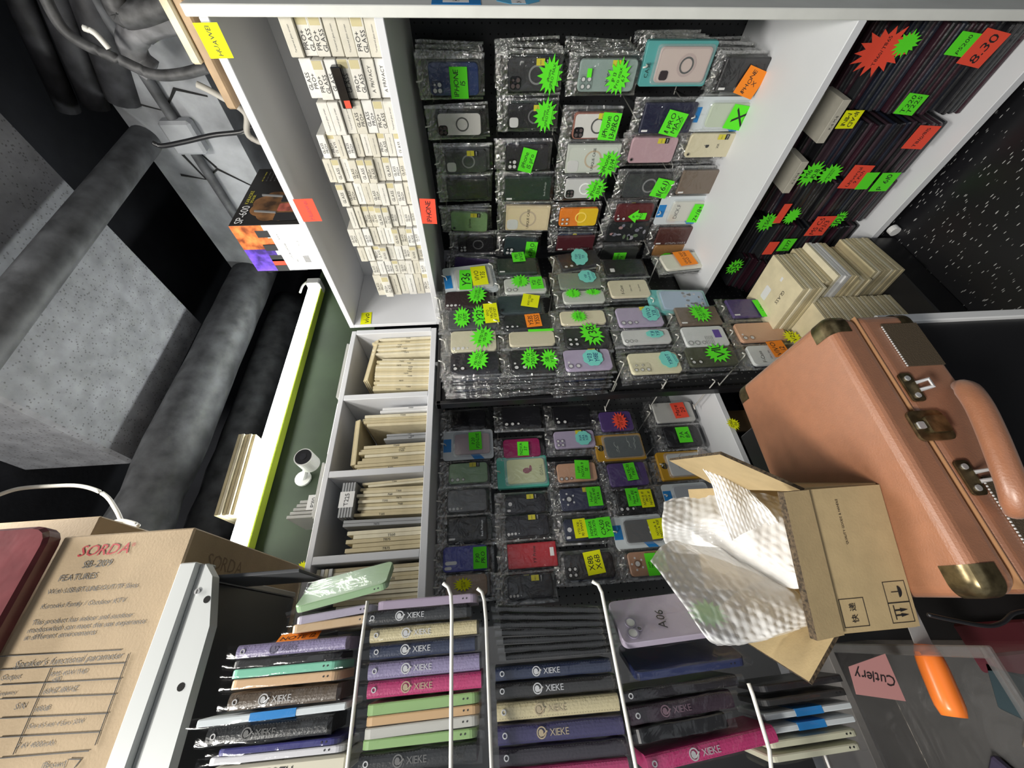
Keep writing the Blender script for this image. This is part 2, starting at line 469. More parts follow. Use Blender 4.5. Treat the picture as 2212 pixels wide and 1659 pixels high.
GC = mat('grey_cable', (0.06, 0.06, 0.063), 0.55, var=0.5, vscale=30)
cable('cable', [P(u, v, 'X', 1.5) for u, v in ((90, -20), (130, 55), (180, 95), (260, 130), (330, 160), (390, 160), (450, 145))], 0.015, GC, 'thick braided grey cable sagging over the concrete lintel')
cable('cable', [P(u, v, 'X', 1.6) for u, v in ((400, 40), (340, 45), (300, 65), (285, 95), (300, 130), (330, 155))], 0.038, mat('grey_hose', (0.19, 0.19, 0.20), 0.6, var=0.4, vscale=20), 'fat grey hose bent into a hook above the cabinet', cat='hose')
cable('cable', [P(u, v, 'X', 1.5) for u, v in ((180, 60), (205, 72), (235, 105))], 0.008, WIREM, 'short pale wire next to the braided cable')
cable('cable', [P(u, v, 'X', 1.5) for u, v in ((240, -20), (260, 30), (300, 30), (350, 12), (390, -10))], 0.03, GC, 'dark cable bundle at the top of the lintel')
cable('cable', [P(u, v, 'X', 1.45) for u, v in ((330, 308), (350, 315), (400, 306), (460, 292), (520, 285), (548, 274))] + [Vector((1.40, P(556, 262, 'X', 1.4).y, .560))], 0.0075, BLACKP, 'black cable dropping from the pipe to the cabinet top')
cable('cable', [P(u, v, 'X', 1.4) for u, v in ((425, 182), (470, 205), (530, 245), (545, 300))] + [Vector((1.40, P(560, 330, 'X', 1.4).y, .560))], 0.009, mat('pale_rod', (0.4, 0.38, 0.34), 0.6), 'thin pale rod leaning behind the wooden boards', cat='rod')
mb = MB()
for k in range(3):
    r0 = P(60 + 70 * k, 40 - 12 * k, 'X', 1.75)
    mb.tube([r0 + Vector((0, 0.25, 0.1)), r0, r0 + Vector((0.05, -0.35, -0.12))], 0.035 + 0.008 * k, mat('dark_lagging', (0.035, 0.035, 0.04), 0.6, var=.5, vscale=20), n=12)
tag(mb.build('pipe_bundle', smooth=True), 'dark bundle of lagged pipes in the ceiling corner', 'pipes')

# ---------------------------------------------------------------- lamp on the green board
T0 = P(683, 612, 'Y', 1.42); T1 = P(505, 1215, 'Y', 1.42)
ang = math.atan2(T1.z - T0.z, T1.x - T0.x)
L = (T1 - T0).length
lamp = root('tube_light', frame(T0, Vector((T1 - T0)).normalized(), Vector((0, -1, 0)), (T1 - T0).normalized().cross(Vector((0, -1, 0)))), 'lit white tube lamp on the green board above the far shelves', 'lamp')
mb = MB(); mb.bbox((0, -0.045, -0.0325), (L, -0.0, 0.0325), 0.003, mat('lime_housing', (0.50, 0.62, 0.06), 0.4)); mb.build('lamp_housing', lamp)
EM = mat('lamp_glow', (1, 1, 1), 0.5, emit=((0.97, 1.0, 0.97), 20.0))
mb = MB(); n = 12
pr = [(0.027 * math.cos(math.pi * k / n), 0.001 + 0.03 * math.sin(math.pi * k / n)) for k in range(n + 1)]
vs = [(0.04, y, z) for z, y in pr] + [(L - 0.03, y, z) for z, y in pr]; q = len(pr)
mb.add(vs, [(i, i + 1, q + i + 1, q + i) for i in range(q - 1)] + [list(range(q)), [q + i for i in range(q)]], EM)
mb.build('diffuser', lamp, smooth=False)
mb = MB(); mb.bbox((-0.004, -0.04, -0.034), (0.042, 0.036, 0.034), 0.006, mat('lamp_cap', (0.62, 0.62, 0.6), 0.4)); mb.build('end_cap', lamp)
cable('power_cord', [P(u, v, 'Y', 1.42) for u, v in ((693, 612), (690, 608), (672, 606), (655, 616), (648, 632))], 0.006, WIREM, 'short white cord curling from the lamp end cap', cat='cord')

# ================================================================ WHITE SHELVING
TH = 0.020
Z_TOP, Z_MID, Z_LOW, Z_BOT = 0.535, 0.190, -0.885, -1.40
rs = root('display_cabinet', Matrix.Translation((XF, 0.25, FL)), 'tall white display cabinet along the right wall with phone cases inside', 'cabinet')


def wbox(name, lo, hi, m, par, faceM=None, label=None):
    mb = MB(); o = Vector((XF, 0.25, FL)) if par is rs else Vector((0.2, YF, FL))
    mb.bbox([lo[i] - o[i] for i in range(3)], [hi[i] - o[i] for i in range(3)], 0.0015, m); return mb.build(name, par, label=label)


wbox('side_panel', (XF, 0.231, FL), (1.60, 0.251, Z_TOP + 0.04), WEDGE, rs)
wbox('top_panel', (XF, 0.251, Z_TOP - 0.004), (1.60, 1.19, Z_TOP + 0.016), WHITE, rs)
wbox('shelf', (XF, 0.251, Z_MID - 0.010), (XP, 1.19, Z_MID + 0.010), WHITE, rs)
wbox('shelf', (XF, 0.251, Z_LOW - 0.012), (XP, 1.18, Z_LOW + 0.010), WHITE, rs)
wbox('shelf', (XF, 0.251, Z_BOT - 0.025), (XP, 1.18, Z_BOT), WHITE, rs)
wbox('kick_panel', (XF + 0.05, 0.251, FL), (XF + 0.07, 1.19, Z_BOT - 0.025), KRAFTD, rs)
wbox('back_panel', (1.40, 0.251, Z_MID + 0.010), (1.415, 1.19, Z_TOP - 0.004), WHITE, rs)
wbox('back_panel', (XP, 0.251, Z_BOT), (XP + 0.012, 1.18, Z_LOW - 0.012), DARKC, rs)
wbox('end_panel', (XF, 1.175, Z_MID + 0.01), (1.60, 1.19, Z_TOP - 0.004), WHITE, rs)


def pegboard(name, par, org, lo, hi, m, nx, ny, x, y, z, hm, label=None):
    """board in local x/y with real holes drawn as sunk discs"""
    M = frame(org, x, y, z); mb = MB(); mb.box((lo[0], lo[1], -0.004), (hi[0], hi[1], 0.0), m)
    for i in range(nx):
        for j in range(ny):
            px = lo[0] + (hi[0] - lo[0]) * (i + 0.5) / nx; py = lo[1] + (hi[1] - lo[1]) * (j + 0.5) / ny
            mb.add([(px + 0.0028 * math.cos(k * math.pi / 3), py + 0.0028 * math.sin(k * math.pi / 3), 0.0004) for k in range(6)], [list(range(6))], hm)
    return mb.build(name, par, M, label=label)


A, U = Vector((0, -1, 0)), Vector((0, 0, 1))
o_ = Vector((XF, 0.25, FL))
pegboard('pegboard', rs, Vector((XP, 0, 0)) - o_, (-1.18, Z_LOW), (-0.251, Z_MID - 0.01), PEG, 36, 42, A, U, Vector((-1, 0, 0)), HOLE)
# stickers on the outer side of the upright
mb = MB(); M = frame((1.10, 0.2305, 0), (1, 0, 0), (0, 0, 1), (0, -1, 0))
mb.box((0.003, -0.025, 0), (0.10, 0.078, 0.0006), BLUEC, M); mb.box((0.018, 0.0, 0.0006), (0.09, 0.055, 0.0009), WHITEL, M)
mb.text('HDMI', 0.05, 0.028, 0.0011, 0.05, 0.02, INK, M)
tag(mb.build('sticker'), 'blue rectangular sticker on the outside of the white upright', 'sticker', 'stickers on the upright')
mb = MB(); mb.prism([(0.012 + 0.035 + 0.04 * math.cos(k * math.pi / 4 + .39), -0.105 + 0.05 * math.sin(k * math.pi / 4 + .39)) for k in range(8)], 0, 0.0006, mat('light_blue_paper', (0.10, 0.42, 0.68), 0.5), M)
mb.box((0.012, -0.120, 0.0006), (0.05, -0.09, 0.0009), WHITEL, M); mb.text('24', 0.022, -0.105, 0.0011, 0.014, 0.014, INK, M)
tag(mb.build('sticker'), 'eight-sided light blue sticker with a number on the white upright', 'sticker', 'stickers on the upright')

bs = root('shelf_unit', Matrix.Translation((0.2, YF, FL)), 'white shelving unit on the far wall with four upper pigeonholes', 'shelving')
ZT2, ZM2, ZL2 = 0.545, 0.225, -0.84
XR, XL = 1.092, -0.45
wbox('top_panel', (XL, YF, ZT2 - 0.018), (XR, YB, ZT2), WHITE, bs)
wbox('shelf', (XL, YF, ZM2 - 0.022), (XR, YB + 0.15, ZM2), WHITE, bs)
wbox('shelf', (XL, YF, ZL2 - 0.02), (0.90, YB + 0.15, ZL2), WHITE, bs)
for x in (1.085, 0.772, 0.482, 0.226):
    wbox('divider', (x - 0.011, YF, ZM2), (x + 0.011, YB, ZT2 - 0.018), WHITE, bs)
wbox('divider', (-0.06, YF, ZM2), (-0.04, YB, ZT2 - 0.018), WHITE, bs)
wbox('back_panel', (XL, YB - 0.012, ZM2), (XR, YB, ZT2 - 0.018), WHITE, bs)
wbox('side_panel', (0.900, YF, ZL2 - .02), (0.915, YB + 0.15, ZM2 - 0.022), PEGG, bs)
YBB = 1.52
o_ = Vector((0.2, YF, FL))
pegboard('pegboard', bs, Vector((0, YBB, 0)) - o_, (-0.45, ZL2), (0.90, ZM2 - 0.022), PEGG, 52, 42, Vector((1, 0, 0)), U, Vector((0, -1, 0)), HOLE)
# black pegboard stand at the corner
YV = 1.185
vb = root('pegboard_stand', Matrix.Translation((0.9, YV, -1.15)), 'black pegboard panel at the corner hung with tagged phone cases', 'pegboard')
pegboard('board', vb, Vector((0, YV, 0)) - Vector((0.9, YV, -1.15)), (0.715, -1.15), (1.49, 0.172), PEG, 30, 48, Vector((1, 0, 0)), U, Vector((0, -1, 0)), HOLEL)
mb = MB(); o2 = Vector((0.9, YV, -1.15))
mb.bbox(Vector((0.702, 1.165, -1.15)) - o2, Vector((0.716, 1.199, 0.19)) - o2, 0.002, BLACKP); mb.build('frame_post', vb)
mb = MB(); mb.bbox(Vector((0.702, 1.165, 0.172)) - o2, Vector((1.09, 1.199, 0.188)) - o2, 0.002, BLACKP); mb.build('frame_rail', vb)
mb = MB(); mb.bbox(Vector((0.702, 1.165, -1.166)) - o2, Vector((1.09, 1.199, -1.15)) - o2, 0.002, BLACKP); mb.build('frame_rail', vb)
# ================================================================ PHONE CASES ON PEGS
ZM = {'4': (900, 30, 4.148), '5': (1300, 30, 4.148), '6': (900, 400, 3.456), '7': (1250, 400, 3.456), '8': (900, 850, 3.457)}
SURF = {  # axis, front plane, board plane, local x, local z
    'R': ('X', 1.365, XP, Vector((0, -1, 0)), Vector((-1, 0, 0))),
    'V': ('Y', 1.01, YV, Vector((1, 0, 0)), Vector((0, -1, 0))),
    'B': ('Y', 1.345, YBB, Vector((1, 0, 0)), Vector((0, -1, 0)))}
WALLN = {'R': 'right wall', 'V': 'corner board', 'B': 'far wall'}
NAVY = (0.010, 0.022, 0.075); DK = (0.012, 0.012, 0.015); CLR = (0.05, 0.052, 0.055); SAGE = (0.20, 0.34, 0.15); GRN2 = (0.014, 0.03, 0.02)
CREAM = (0.68, 0.62, 0.42); LIL = (0.42, 0.36, 0.50); PEACH = (0.62, 0.36, 0.23); WHT = (0.72, 0.72, 0.71); PURP = (0.09, 0.05, 0.19)
TEALG = (0.03, 0.05, 0.055); MAR = (0.11, 0.018, 0.022); BRN = (0.16, 0.12, 0.09); GREYC = (0.27, 0.35, 0.33); PINK = (0.50, 0.33, 0.37)
MAG = (0.30, 0.015, 0.10); REDC = (0.42, 0.02, 0.03); BLU = (0.02, 0.03, 0.33); GRYG = (0.22, 0.25, 0.21); OLV = (0.07, 0.075, 0.05)


def circ(mb, x, y, r, m, z0, z1, rim=None):
    mb.cyl(x, y, r, z0, z1, m, n=14)
    if rim: mb.ring(x, y, r * 0.72, r * 1.12, z0, z1 + 0.0006, rim, n=14)


def camera_part(kind, w_, h, t, par, col):
    """lens group at the top left of the back, in case coordinates"""
    if not kind: return
    mb = MB(); x0, y0 = -w_ / 2, h / 2; s = w_
    dkc = cmat(tuple(c * 0.5 for c in col), 0.3); light = LENSW
    if kind in ('sq3', 'sq3d', 'sqw'):
        a = s * 0.42; cx, cy = x0 + s * 0.05 + a / 2, y0 - s * 0.05 - a / 2
        body = {'sq3': dkc, 'sq3d': LENSM, 'sqw': light}[kind]
        mb.prism(rrect(a, a, a * 0.28, cx, cy), t, t + 0.0018, body, inset=0.0006)
        if kind != 'sqw':
            lm = light if kind == 'sq3' else cmat((0.10, 0.08, 0.08), 0.1)
            for dx, dy in ((-.22, .22), (-.22, -.22), (.22, 0.2), (.22, -.22)):
                circ(mb, cx + dx * a, cy + dy * a, a * (0.17 if (dx, dy) != (.22, 0.2) else 0.09), lm, t, t + 0.0026)
    elif kind == 'two':
        for k in range(2): circ(mb, x0 + s * 0.19, y0 - s * (0.2 + 0.3 * k), s * 0.105, light, t, t + 0.0008, dkc)
        circ(mb, x0 + s * 0.38, y0 - s * 0.16, s * 0.04, light, t, t + 0.0008)
    elif kind == 'three':
        for k in range(3): circ(mb, x0 + s * 0.17, y0 - s * (0.17 + 0.26 * k), s * (0.10 if k < 2 else 0.075), light, t, t + 0.0008, dkc)
    elif kind == 'four':
        for k in range(4): circ(mb, x0 + s * 0.14, y0 - s * (0.12 + 0.17 * k), s * (0.062 if k < 3 else 0.03), light, t, t + 0.0008)
    elif kind == 'five':
        mb.prism(rrect(s * 0.46, s * 0.75, s * 0.1, x0 + s * 0.27, y0 - s * 0.43), t, t + 0.001, cmat(tuple(c * 0.85 for c in col)))
        for dx, dy, r in ((.16, .18, .08), (.16, .43, .08), (.16, .68, .09), (.38, .24, .05), (.38, .5, .05)): circ(mb, x0 + s * dx, y0 - s * dy, s * r, light, t, t + 0.0016, dkc)
    elif kind == 'quad':
        mb.prism(rrect(s * 0.5, s * 0.5, s * 0.1, x0 + s * 0.29, y0 - s * 0.29), t, t + 0.0012, cmat(tuple(c * 0.9 for c in col)))
        for dx in (.18, .41):
            for dy in (.18, .41): circ(mb, x0 + s * dx, y0 - s * dy, s * 0.09, light, t, t + 0.002, dkc)
    elif kind == 'pill':
        mb.prism(rrect(s * 0.14, s * 0.46, s * 0.07, x0 + s * 0.17, y0 - s * 0.34), t, t + 0.0008, light)
    elif kind == 'two_pill':
        mb.prism(rrect(s * 0.12, s * 0.30, s * 0.06, x0 + s * 0.14, y0 - s * 0.22), t, t + 0.0008, light)
        mb.prism(rrect(s * 0.14, s * 0.5, s * 0.07, x0 + s * 0.34, y0 - s * 0.34), t, t + 0.0008, light)
    elif kind == 'round':
        circ(mb, 0, y0 - s * 0.38, s * 0.15, light, t, t + 0.0008, dkc)
        for a_ in range(5): circ(mb, s * 0.26 * math.cos(a_ * 1.26 + .3), y0 - s * 0.38 + s * 0.26 * math.sin(a_ * 1.26 + .3), s * 0.045, light, t, t + 0.0008)
    elif kind == 'one':
        circ(mb, 0, y0 - s * 0.25, s * 0.11, light, t, t + 0.0008)
        mb.prism(rrect(s * 0.12, s * 0.2, s * 0.05, x0 + s * 0.14, y0 - s * 0.16), t, t + 0.0008, light)
    elif kind == 'dia':
        mb.prism(rrect(s * 0.22, s * 0.2, s * 0.03, x0 + s * .3, y0 - s * .3), t, t + 0.0008, light)
    elif kind == 'dot':
        circ(mb, x0 + s * 0.16, y0 - s * 0.14, s * 0.07, LENSM, t, t + 0.0012, dkc)
    if mb.f: mb.build('camera_cutout', par)


def bag_mesh(w_, h, t, seed):
    """crinkled clear pouch around a case centred on the origin; header sticks up above"""
    W, T, Bt = w_ / 2 + 0.013, h / 2 + 0.034, -h / 2 - 0.012
    rnd = Vector((seed * 3.1, seed * 1.7, 0))

    def fn(u, v):
        x = -W + 2 * W * u; y = Bt + (T - Bt) * v
        ox = max(0, abs(x) - w_ / 2 + 0.004) / 0.017; oy = max(0, abs(y) - h / 2 + 0.004) / (0.040 if y > 0 else 0.016)
        q = max(0.0, 1 - math.hypot(ox, oy))
        n1 = noise.noise(Vector((x * 55, y * 30, 0)) + rnd); n2 = noise.noise(Vector((x * 120, y * 120, 3)) + rnd)
        z = (t + 0.0022) * (q ** 0.6) + 0.0022 * (n1 + 0.5 * n2) * (1.4 - q)
        e = 0.003 * noise.noise(Vector((y * 60, x * 60, 9)) + rnd)
        return (x + e, y + e * 0.6, max(z, t + 0.0008) if q > 0.85 else z)
    mb = MB(); mb.grid(fn, 12, 18, BAG)
    mb.box((-W, Bt, -0.001), (W, T - 0.004, -0.0006), BAG)
    hv = []
    for j in range(5):
        for i in range(15):
            y = h / 2 + .002 + (T - h / 2 - .003) * j / 4; x = -W + 2 * W * i / 14
            hv.append((x + random.uniform(-.0012, .0012), y + random.uniform(-.002, .002), .0022 + random.uniform(-.0028, .0030)))
    mb.add(hv, [(15 * j + i, 15 * j + i + 1, 15 * j + 15 + i) for j in range(4) for i in range(14)] + [(15 * j + i + 1, 15 * j + 16 + i, 15 * j + 15 + i) for j in range(4) for i in range(14)], BAGH)
    for s_ in (-1, 1):
        ev = []
        for k in range(13):
            y = Bt + (T - Bt) * k / 12; a_ = random.uniform(-.0015, .002)
            ev += [(s_ * W, y, .0008 + a_), (s_ * (W - .006), y, .0030 + a_ * .5)]
        mb.add(ev, [(2 * k, 2 * k + 1, 2 * k + 3, 2 * k + 2) for k in range(12)], BAGH)
    return mb


BEHIND = []


def behind_protos():
    cols = [DK, (0.04, 0.042, 0.045), (0.09, 0.095, 0.10), NAVY, (0.02, 0.02, 0.022), (0.12, 0.13, 0.13), (0.03, 0.05, 0.045), (0.06, 0.055, 0.07)]
    for i, c in enumerate(cols):
        w_, h, t = 0.073, 0.150, 0.009
        mb = MB(); mb.prism(rrect(w_, h, 0.011), 0, t, cmat(c, 0.25), inset=0.0015)
        mb.box((-0.03, h / 2 - 0.022, t), (-0.024, h / 2 - 0.004, t + 0.0005), WHITEL)
        if i % 2: mb.box((0.012, -0.004, t), (0.034, 0.012, t + 0.0005), YSTK)
        b2 = bag_mesh(w_, h, t, 100 + i); k = len(mb.v); mb.v += b2.v
        for f, m in zip(b2.f, b2.m): mb.f.append([q + k for q in f]); mb.m.append(mb.mi(b2.mats[m]))
        BEHIND.append(mb)


behind_protos()
BEHIND_OBJ = [None] * len(BEHIND)
BN = [0]
HOOK = {}


def hook(s, x, y, zlen, d, org, ax, az):
    """wire peg from the board to just past the front pack, tip bent up"""
    key = s
    M = frame(org, ax, U, az)
    if key not in HOOK:
        mb = MB()
        mb.tube([(0, 0, -zlen), (0, 0, 0.012), (0, 0.003, 0.019), (0, 0.016, 0.026)], 0.0022, WIREM, n=6)
        mb.tube([(-0.012, 0, -zlen + 0.003), (0.012, 0, -zlen + 0.003)], 0.0022, WIREM, n=5)
        o = mb.build('peg_hook', None, M, smooth=True); HOOK[key] = o
    else:
        o = copyob(HOOK[key], M)
    tag(o, d, 'hook', 'wire pegs on the ' + WALLN[s])


def pack(s, row, n_in_row, zk, box, style, col, cam_, desc, tags=(), tilt=0.0, nb=1, stk=False, note=None):
    ax, val, bval, lx, lz = SURF[s]
    ox, oy, sc = ZM[zk] if zk else (0, 0, 1)

    def px(p, q): return ox + p / sc, oy + q / sc
    u0, v0 = px(box[0], box[1]); u1, v1 = px(box[2], box[3]); uc, vc = (u0 + u1) / 2, (v0 + v1) / 2
    c = P(uc, vc, ax, val)
    h = abs(P(u0, vc, ax, val).z - P(u1, vc, ax, val).z); w_ = abs((P(uc, v0, ax, val) - P(uc, v1, ax, val)).dot(lx))
    if style in ('bag', 'wallet', 'ring', 'clear'):
        h = min(max(h, 0.128), 0.170); w_ = min(max(w_, 0.060), 0.088)
    org = c.copy()
    t = {'wallet': 0.013, 'card': 0.003, 'blister': 0.004, 'box': 0.014}.get(style, 0.010)
    M = frame(org, lx, U, lz) @ Matrix.Rotation(math.radians(tilt), 4, 'Z')
    Mi = (frame(org, lx, U, lz) @ Matrix.Rotation(math.radians(tilt), 4, 'Z')).inverted()
    where = '%s peg, %s row, %s' % (ORD[n_in_row], ORD[row], WALLN[s])
    r = root({'wallet': 'bagged_wallet_case', 'blister': 'blister_pack', 'card': 'carded_phone_case', 'box': 'boxed_phone_case'}.get(style, 'bagged_phone_case'),
             M, desc + ', ' + where, 'phone case', 'phone cases on the ' + WALLN[s])
    cm = cmat(col, 0.22 if style in ('clear', 'ring') else 0.42)
    zf = t
    mb = MB()
    if style in ('bag', 'clear', 'ring'):
        mb.prism(rrect(w_, h, 0.012), 0, t, cm, inset=0.0018)
        if note == 'orange': mb.prism(rrect(w_ * .98, h * .5, 0.010, 0, -h * .24), t - .001, t + 0.0002, cmat((0.80, 0.52, 0.02), 0.4))
        if note == 'glit':
            for k in range(60):
                a, b2 = random.uniform(-.46, .46) * w_, random.uniform(-.46, .46) * h
                mb.box((a, b2, t), (a + .0009, b2 + .0009, t + .0003), SILVER)
        if note == 'floral':
            for k in range(14):
                mb.prism(cloud(random.uniform(-.38, .38) * w_, random.uniform(-.42, .42) * h, random.uniform(.004, .011), random.uniform(.004, .011)), t, t + .0004, cmat(random.choice([(.3, .3, .34), (.4, .25, .25), (.14, .2, .12), (.2, .2, .25)])))
        if note == 'frame': mb.prism(rrect(w_ * .9, h * .94, 0.010), t - .001, t + 0.0004, cmat((0.70, 0.68, 0.66), 0.2))
        if note == 'txt': mb.text('iphone', w_ * -0.05, 0.0, t + .0005, h * .3, .012, INK, rot=0)
        if note == 'apple':
            mb.prism([(.0062 * math.cos(a_ * .3927) * (1 if abs(a_ - 0) > 1 and a_ < 15 else .62), h * .1 + .0066 * math.sin(a_ * .3927) * (1 if a_ not in (4, 12) else .86)) for a_ in range(16)], t, t + .0004, INK); mb.prism([(.0005, h * .1 + .0066), (.0035, h * .1 + .0078), (.0032, h * .1 + .0108), (.0003, h * .1 + .0094)], t, t + .0004, INK); mb.text('XR', 0, -h * .12, t + .0005, .02, .009, INK)
        if note == 'print':
            for k in range(5): mb.text('Premium Quality', -w_ * .2 + 0.0, h * .02 - k * .006, t + .0005, w_ * .5, .004, INKG)
            mb.box((-w_ * .1, -h * .38, t), (w_ * .3, -h * .22, t + .0004), PURPM)
        if note == 'mode': mb.text('for %s' % random.choice(('honor', 'nova')), 0, 0, t + .0005, w_ * .5, .009, INK)
        if note == 'fcase':
            mb.text('F-Case', -w_ * .08, h * .2, t + .0005, w_ * .6, .013, INK); mb.text('Ultra thin', 0, -h * .03, t + .0005, w_ * .5, .007, INKG); mb.text('For phone', 0, -h * .25, t + .0005, w_ * .45, .007, INKG)
        mb.build('case', r)
        if style == 'ring':
            m2 = MB(); rr = w_ * 0.30
            m2.ring(0, -h * 0.06, rr * .8, rr, t - .0005, t + .0012, cmat(tuple(min(1, x * 3 + .08) for x in col), 0.25) if note != 'frame' else cmat((0.10, 0.10, 0.10), .2)); m2.build('ring', r)
    elif style == 'wallet':
        mb.bbox((-w_ / 2, -h / 2, 0), (w_ / 2, h / 2, t), 0.003, cmat(col, 0.5))
        mb.box((-w_ / 2 + .006, h / 2 - .026, t), (-w_ / 2 + .012, h / 2 - .006, t + .0005), WHITEL)
        if note == 'diary': mb.text("#CMaiMai DIARY", -w_ / 2 + .010, -h * .10, t + .0006, h * .6, .010, SILVER, rot=-math.pi / 2)
        if note == 'back': mb.text('Back Package', 0, -h * .36, t + .0006, w_ * .8, .007, SILVER)
        mb.build('case', r)
    elif style == 'box':
        mb.bbox((-w_ / 2, -h / 2, 0), (w_ / 2, h / 2, t), 0.002, cmat(col, 0.35))
        if note == 'unique':
            mb.prism(rrect(w_ * .84, h * .9, .012), t, t + .0006, cmat(tuple(min(1, x * 1.12) for x in col), .3))
            mb.ring(0, -.0, w_ * .26, w_ * .32, t, t + .001, cmat((.55, .45, .33), .3)); mb.text('UNIQUE CASE', 0, 0, t + .0014, w_ * .8, .010, INK)
        if note == 'y9': mb.text('Y9 Prime', 0, -.006, t + .0006, w_ * .72, .014, INK, shear=.2)
        if note == 'y9': mb.box((-w_ * .1, -h * .44, t), (w_ * .25, -h * .36, t + .0005), WHITEL)
        mb.build('case', r)
    elif style == 'blister':
        W, H = w_, h
        mb.prism(rrect(W, H, .012), -.001, .0015, CARDW); mb.build('card', r)
        m2 = MB(); m2.box((-W * .22, H / 2 - .030, .0015), (W * .22, H / 2 - .001, .0022), BLUEC); m2.build('blue_hanger', r); m2 = MB()
        m2.add([(-W * .5, -H * .12, .002), (-W * .5, -H * .32, .002), (W * .0, -H * .02, .002), (W * .0, H * .12, .002)], [(0, 1, 2, 3)], BLUEC); m2.build('blue_stripe', r)
        m3 = MB(); m3.prism(rrect(W * .68, H * .70, .010, 0, -H * .08), .002, .010, cmat(col, .35), inset=.0015)
        if note == 'dick': m3.text('DICK.F', W * .02, H * .17, .0108, W * .6, .016, INK)
        if note == 'owl':
            for k in (-1, 1): m3.ring(k * .008, -H * .22, .003, .0055, .010, .0108, WHITEL, n=12)
        m3.build('case', r)
        camera_part(cam_, W * .68, H * .70 + H * -.16, .010, r, col) if False else None
        m4 = MB(); m4.prism(rrect(W * .82, H * .76, .012, 0, -H * .08), .0016, .0125, CLEARB, inset=.002); m4.build('window', r); zf = .013
    elif style == 'card':
        W, H = w_, h; ccol, inner, prt = note
        mb.prism(rrect(W, H, .007), -.012, .003, cmat(ccol, .35), inset=.001)
        if prt == 'CASE':
            mb.cyl(0, H / 2 - .019, .0125, .003, .0036, INK, n=20); mb.text('CASE', 0, H / 2 - .019, .0042, .02, .008, cmat((.6, .45, .1)))
        mb.build('card', r)
        m3 = MB(); m3.prism(rrect(W * .78, H * .74, .010, 0, -H * .07), .003, .010, cmat(col, .35), inset=.0015)
        if prt == 'GOAL':
            m3.text('GOAL', 0, -H * .36, .0108, W * .6, .012, cmat((.25, .3, .12))); m3.prism(cloud(0, -H * .08, .011, .014), .010, .0106, MAT_M); m3.prism(cloud(.008, -H * .16, .012, .005), .010, .0106, MAT_M)
        if prt == 'CASE':
            for k in range(10):
                y = random.uniform(-.36, .2) * H; x = random.uniform(-.3, .2) * W
                m3.tube([(x + q * .008, y + random.uniform(-.007, .007), .0102) for q in range(4)], .0006, inner if inner else INKG, n=4)
        if prt == 'snow':
            for k in range(26):
                m3.prism(cloud(random.uniform(-.3, .3) * W, random.uniform(-.40, -.08) * H, random.uniform(.003, .008), random.uniform(.003, .008)), .010, .0104, cmat(random.choice([(.5, .5, .52), (.1, .1, .12), (.3, .3, .33)])))
        if prt == 'ring':
            m3.prism(rrect(W * .70, H * .70, .010, 0, -H * .07), .010, .0103, cmat((0.62, .50, .46), .3)); m3.ring(0, -H * .12, W * .15, W * .19, .010, .0112, INK); m3.ring(0, -H * .12, W * .21, W * .26, .010, .0108, cmat(col, .3))
            m3.text('CASE', -W * .1, H * .44, .0106, W * .5, .012, INK)
            m3.prism(rrect(.024, .026, .007, -W * .22, H * .18), .010, .0125, cmat((.05, .04, .045), .2), inset=.001)
        m3.build('case', r)
        m4 = MB(); m4.prism(rrect(W * .88, H * .82, .010, 0, -H * .06), .0032, .0120, CLEARB, inset=.002); m4.build('window', r); zf = .0125
    if style in ('bag', 'clear', 'ring', 'box'): camera_part(cam_, w_, h, t, r, col)
    if style in ('bag', 'clear', 'ring', 'wallet', 'box'):
        b2 = bag_mesh(w_, h, t, len(bpy.data.objects) % 997); b2.build('bag', r, smooth=True); zf = t + .0035
    if stk:
        m2 = MB(); m2.box((w_ * .14, 0, zf), (w_ * .5, 0, zf), YSTK) if False else None
        x1 = w_ / 2 - .001; y1 = -h * .12
        m2.box((x1 - .016, y1 - .012, zf - .001), (x1, y1 + .012, zf), YSTK)
        m2.box((x1 - .016, y1 - .025, zf - .001), (x1, y1 - .013, zf), BLACKP)
        m2.text('CASE', x1 - .008, y1 - .019, zf + .0004, .013, .006, WHITEL); m2.text('NEW', x1 - .008, y1, zf + .0004, .012, .006, INKG)
        m2.build('sticker', r)
    for k, tg in enumerate(tags):
        sh, tc_, tb, txt = tg[:4]; rot = math.radians(tg[4]) if len(tg) > 4 else 0.0
        a0, b0 = px(tb[0], tb[1]); a1, b1 = px(tb[2], tb[3]); ua, va = (a0 + a1) / 2, (b0 + b1) / 2
        tp = Mi @ P(ua, va, ax, val)
        th = abs(P(a0, va, ax, val).z - P(a1, va, ax, val).z); tw = abs((P(ua, b0, ax, val) - P(ua, b1, ax, val)).dot(lx))
        m2 = MB(); tagmesh(m2, sh, TAGC[tc_], 0, 0, tw, th, 0, txt, 0, INKB if tc_ == 'c' else INK)
        q = m2.build('price_tag', r, Matrix.Translation((tp.x, tp.y, zf + .0015 + .0016 * k)) @ Matrix.Rotation(rot - math.radians(tilt), 4, 'Z'))
        if len(tags) > 1: q['label'] = '%s %s price tag' % (TAGN[tc_], {'rect': 'square', 'star': 'starburst'}.get(sh, sh))
    # peg and the cases hanging behind
    depth = abs(bval - val)
    top = Vector(org) + U * (h / 2 + (.020 if style in ('bag', 'clear', 'ring', 'wallet', 'box') else -.010))
    hook(s, 0, 0, depth - .004, 'white wire peg of the ' + desc[0].lower() + desc[1:] + ', ' + WALLN[s], top, lx, lz)
    step = min(.021 if s == 'R' else .015, (depth - .016) / max(nb, 1))
